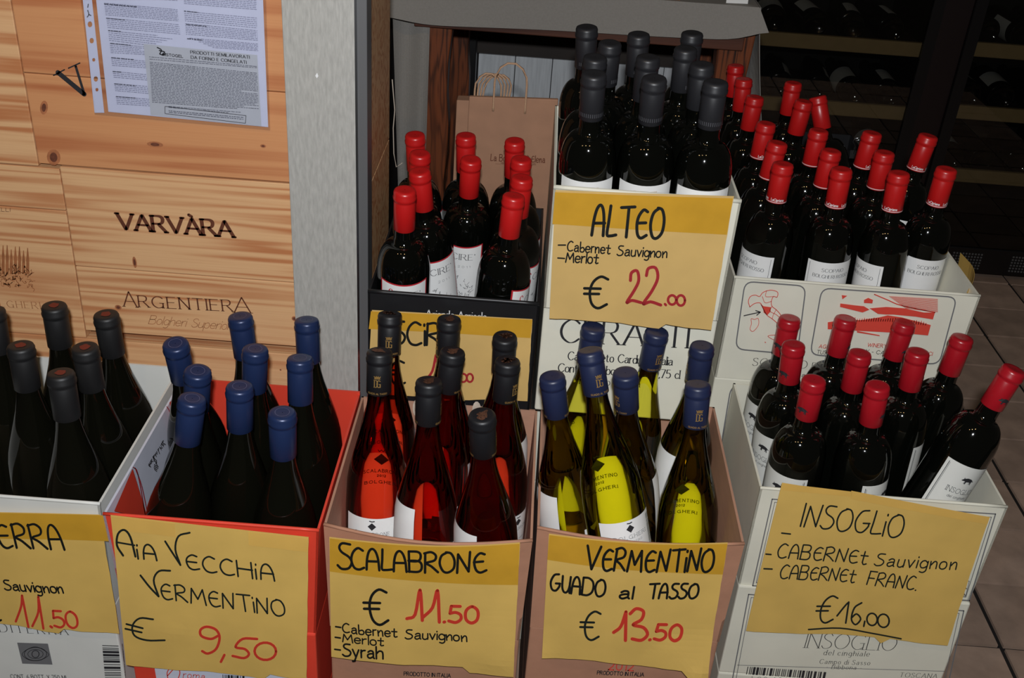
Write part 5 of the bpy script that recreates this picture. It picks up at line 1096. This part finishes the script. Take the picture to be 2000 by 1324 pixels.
# ================================================================== wine fridge
YF = 2.86
fr = empty('wine_fridge', (0, YF, 0), 'tall black glass-fronted wine fridge behind the cartons', 'wine fridge')
fz = lambda p, Y=YF: onY(p, Y)
xm0 = fz((1810, 150))[0]; xm1 = fz((1868, 150))[0]; xl = .42; xr = 1.75; zt_ = 1.35; zbm = .10
MB().box((xl, .42, zbm), (xr, .45, zt_)).build('back', M['black_in'], fr)
MB().box((xl, .0, .02), (xr, .45, zbm)).build('plinth', M['black_gloss'], fr, bevel=.003)
for a, b in ((xl - .03, xl), (xm0, xm1), (xr, xr + .03)): MB().box((a, .012, zbm), (b, .44, zt_)).build('side', M['fridge_red'], fr, bevel=.002)
q = MB()
for (x0, x1) in ((fz((1858, 505))[0], fz((1922, 505))[0]), (fz((1975, 510))[0], xr - .05)):
    nx = int((x1 - x0) / .009)
    for i in range(nx):
        for j in range(6): q.box((x0 + i * .009, -.003, .035 + j * .009), (x0 + i * .009 + .0045, .0, .035 + j * .009 + .0045))
gr_ = q.build('vent_grille', M['metal_dark'], fr); gr_['kind'] = 'stuff'
for a, b in ((xl, xm0), (xm1, xr)):
    MB().box((a, .0, zbm), (a + .03, .014, zt_)).build('door_frame', M['black_gloss'], fr); MB().box((b - .03, .0, zbm), (b, .014, zt_)).build('door_frame', M['black_gloss'], fr)
    MB().box((a + .03, .006, zbm), (b - .03, .008, zt_)).build('pane', M['pane'], fr)
shelf_z = {0: [onY((1650, 84), YF + .06)[2], onY((1650, 210), YF + .06)[2]], 1: [onY((1940, 96), YF + .06)[2], onY((1940, 220), YF + .06)[2], onY((1930, 343), YF + .06)[2]]}
shelf_z[0].append(2 * shelf_z[0][1] - shelf_z[0][0])
bt = MB().lathe([(.004, .012), (.02, .010), (.030, .003), (.0355, .0), (.0372, .003), (.0372, .19), (.03, .215), (.015, .24), (.0145, .30), (.0005, .30)], 28)
me_b = bt.mesh('glass', M['dark_glass']); lm = MB(); wrap_patch(lm, .0377, .085, .03, .12, -PI / 2, n=14); me_l = lm.mesh('label', M['label_white'])
lm = MB(); lm.lathe([(.0005, .3002), (.0155, .3002), (.0155, .25)], 20); me_c = lm.mesh('capsule', M['cap_dark'])
rw = ['top', 'second', 'third']
rr_ = random.Random(8)
for side in (0, 1):
    a, b = ((xl, xm0), (xm1, xr))[side]
    for k, z in enumerate(shelf_z[side]):
        MB().box((a + .002, .045, z - .02), (b - .002, .06, z + .018)).build('shelf_front', M['shelf_wood'], fr, bevel=.002)
        MB().box((a + .002, .061, z - .006), (b - .002, .41, z + .002)).build('shelf', M['dark_wood'], fr)
        x = a + .075; idx = 0
        if side == 0 and k == 0: xs_ = [fz((1512, 32), YF + .07)[0], fz((1594, 36), YF + .07)[0], fz((1665, 42), YF + .07)[0], fz((1745, 45), YF + .07)[0]]
        else:
            xs_ = []
            while x < b - .06: xs_.append(x); x += .088 + rr_.uniform(0, .02)
        for x in xs_:
            e = empty('wine_bottle', (0, 0, 0), '{} bottle along the {} shelf behind the {} fridge door'.format(['first', 'second', 'third', 'fourth', 'fifth', 'sixth', 'seventh', 'eighth'][idx], rw[k], ['left', 'right'][side]), 'wine bottle', 'bottles lying in the wine fridge'); idx += 1
            yaw = rr_.uniform(-.1, .1); roll = {0: -2.0}.get(k, rr_.uniform(0, 6)) if not (side == 0 and k == 0) else [.1, .3, .75, .9][idx - 1]
            e.matrix_world = Matrix.Translation((x, YF + .072, z + .041)) @ Matrix.Rotation(yaw, 4, 'Z') @ Matrix.Rotation(-PI / 2, 4, 'X') @ Matrix.Rotation(roll, 4, 'Z')
            for nm, me in (('glass', me_b), ('label', me_l), ('capsule', me_c)):
                o = bpy.data.objects.new(nm, me); COL.objects.link(o); o.parent = e
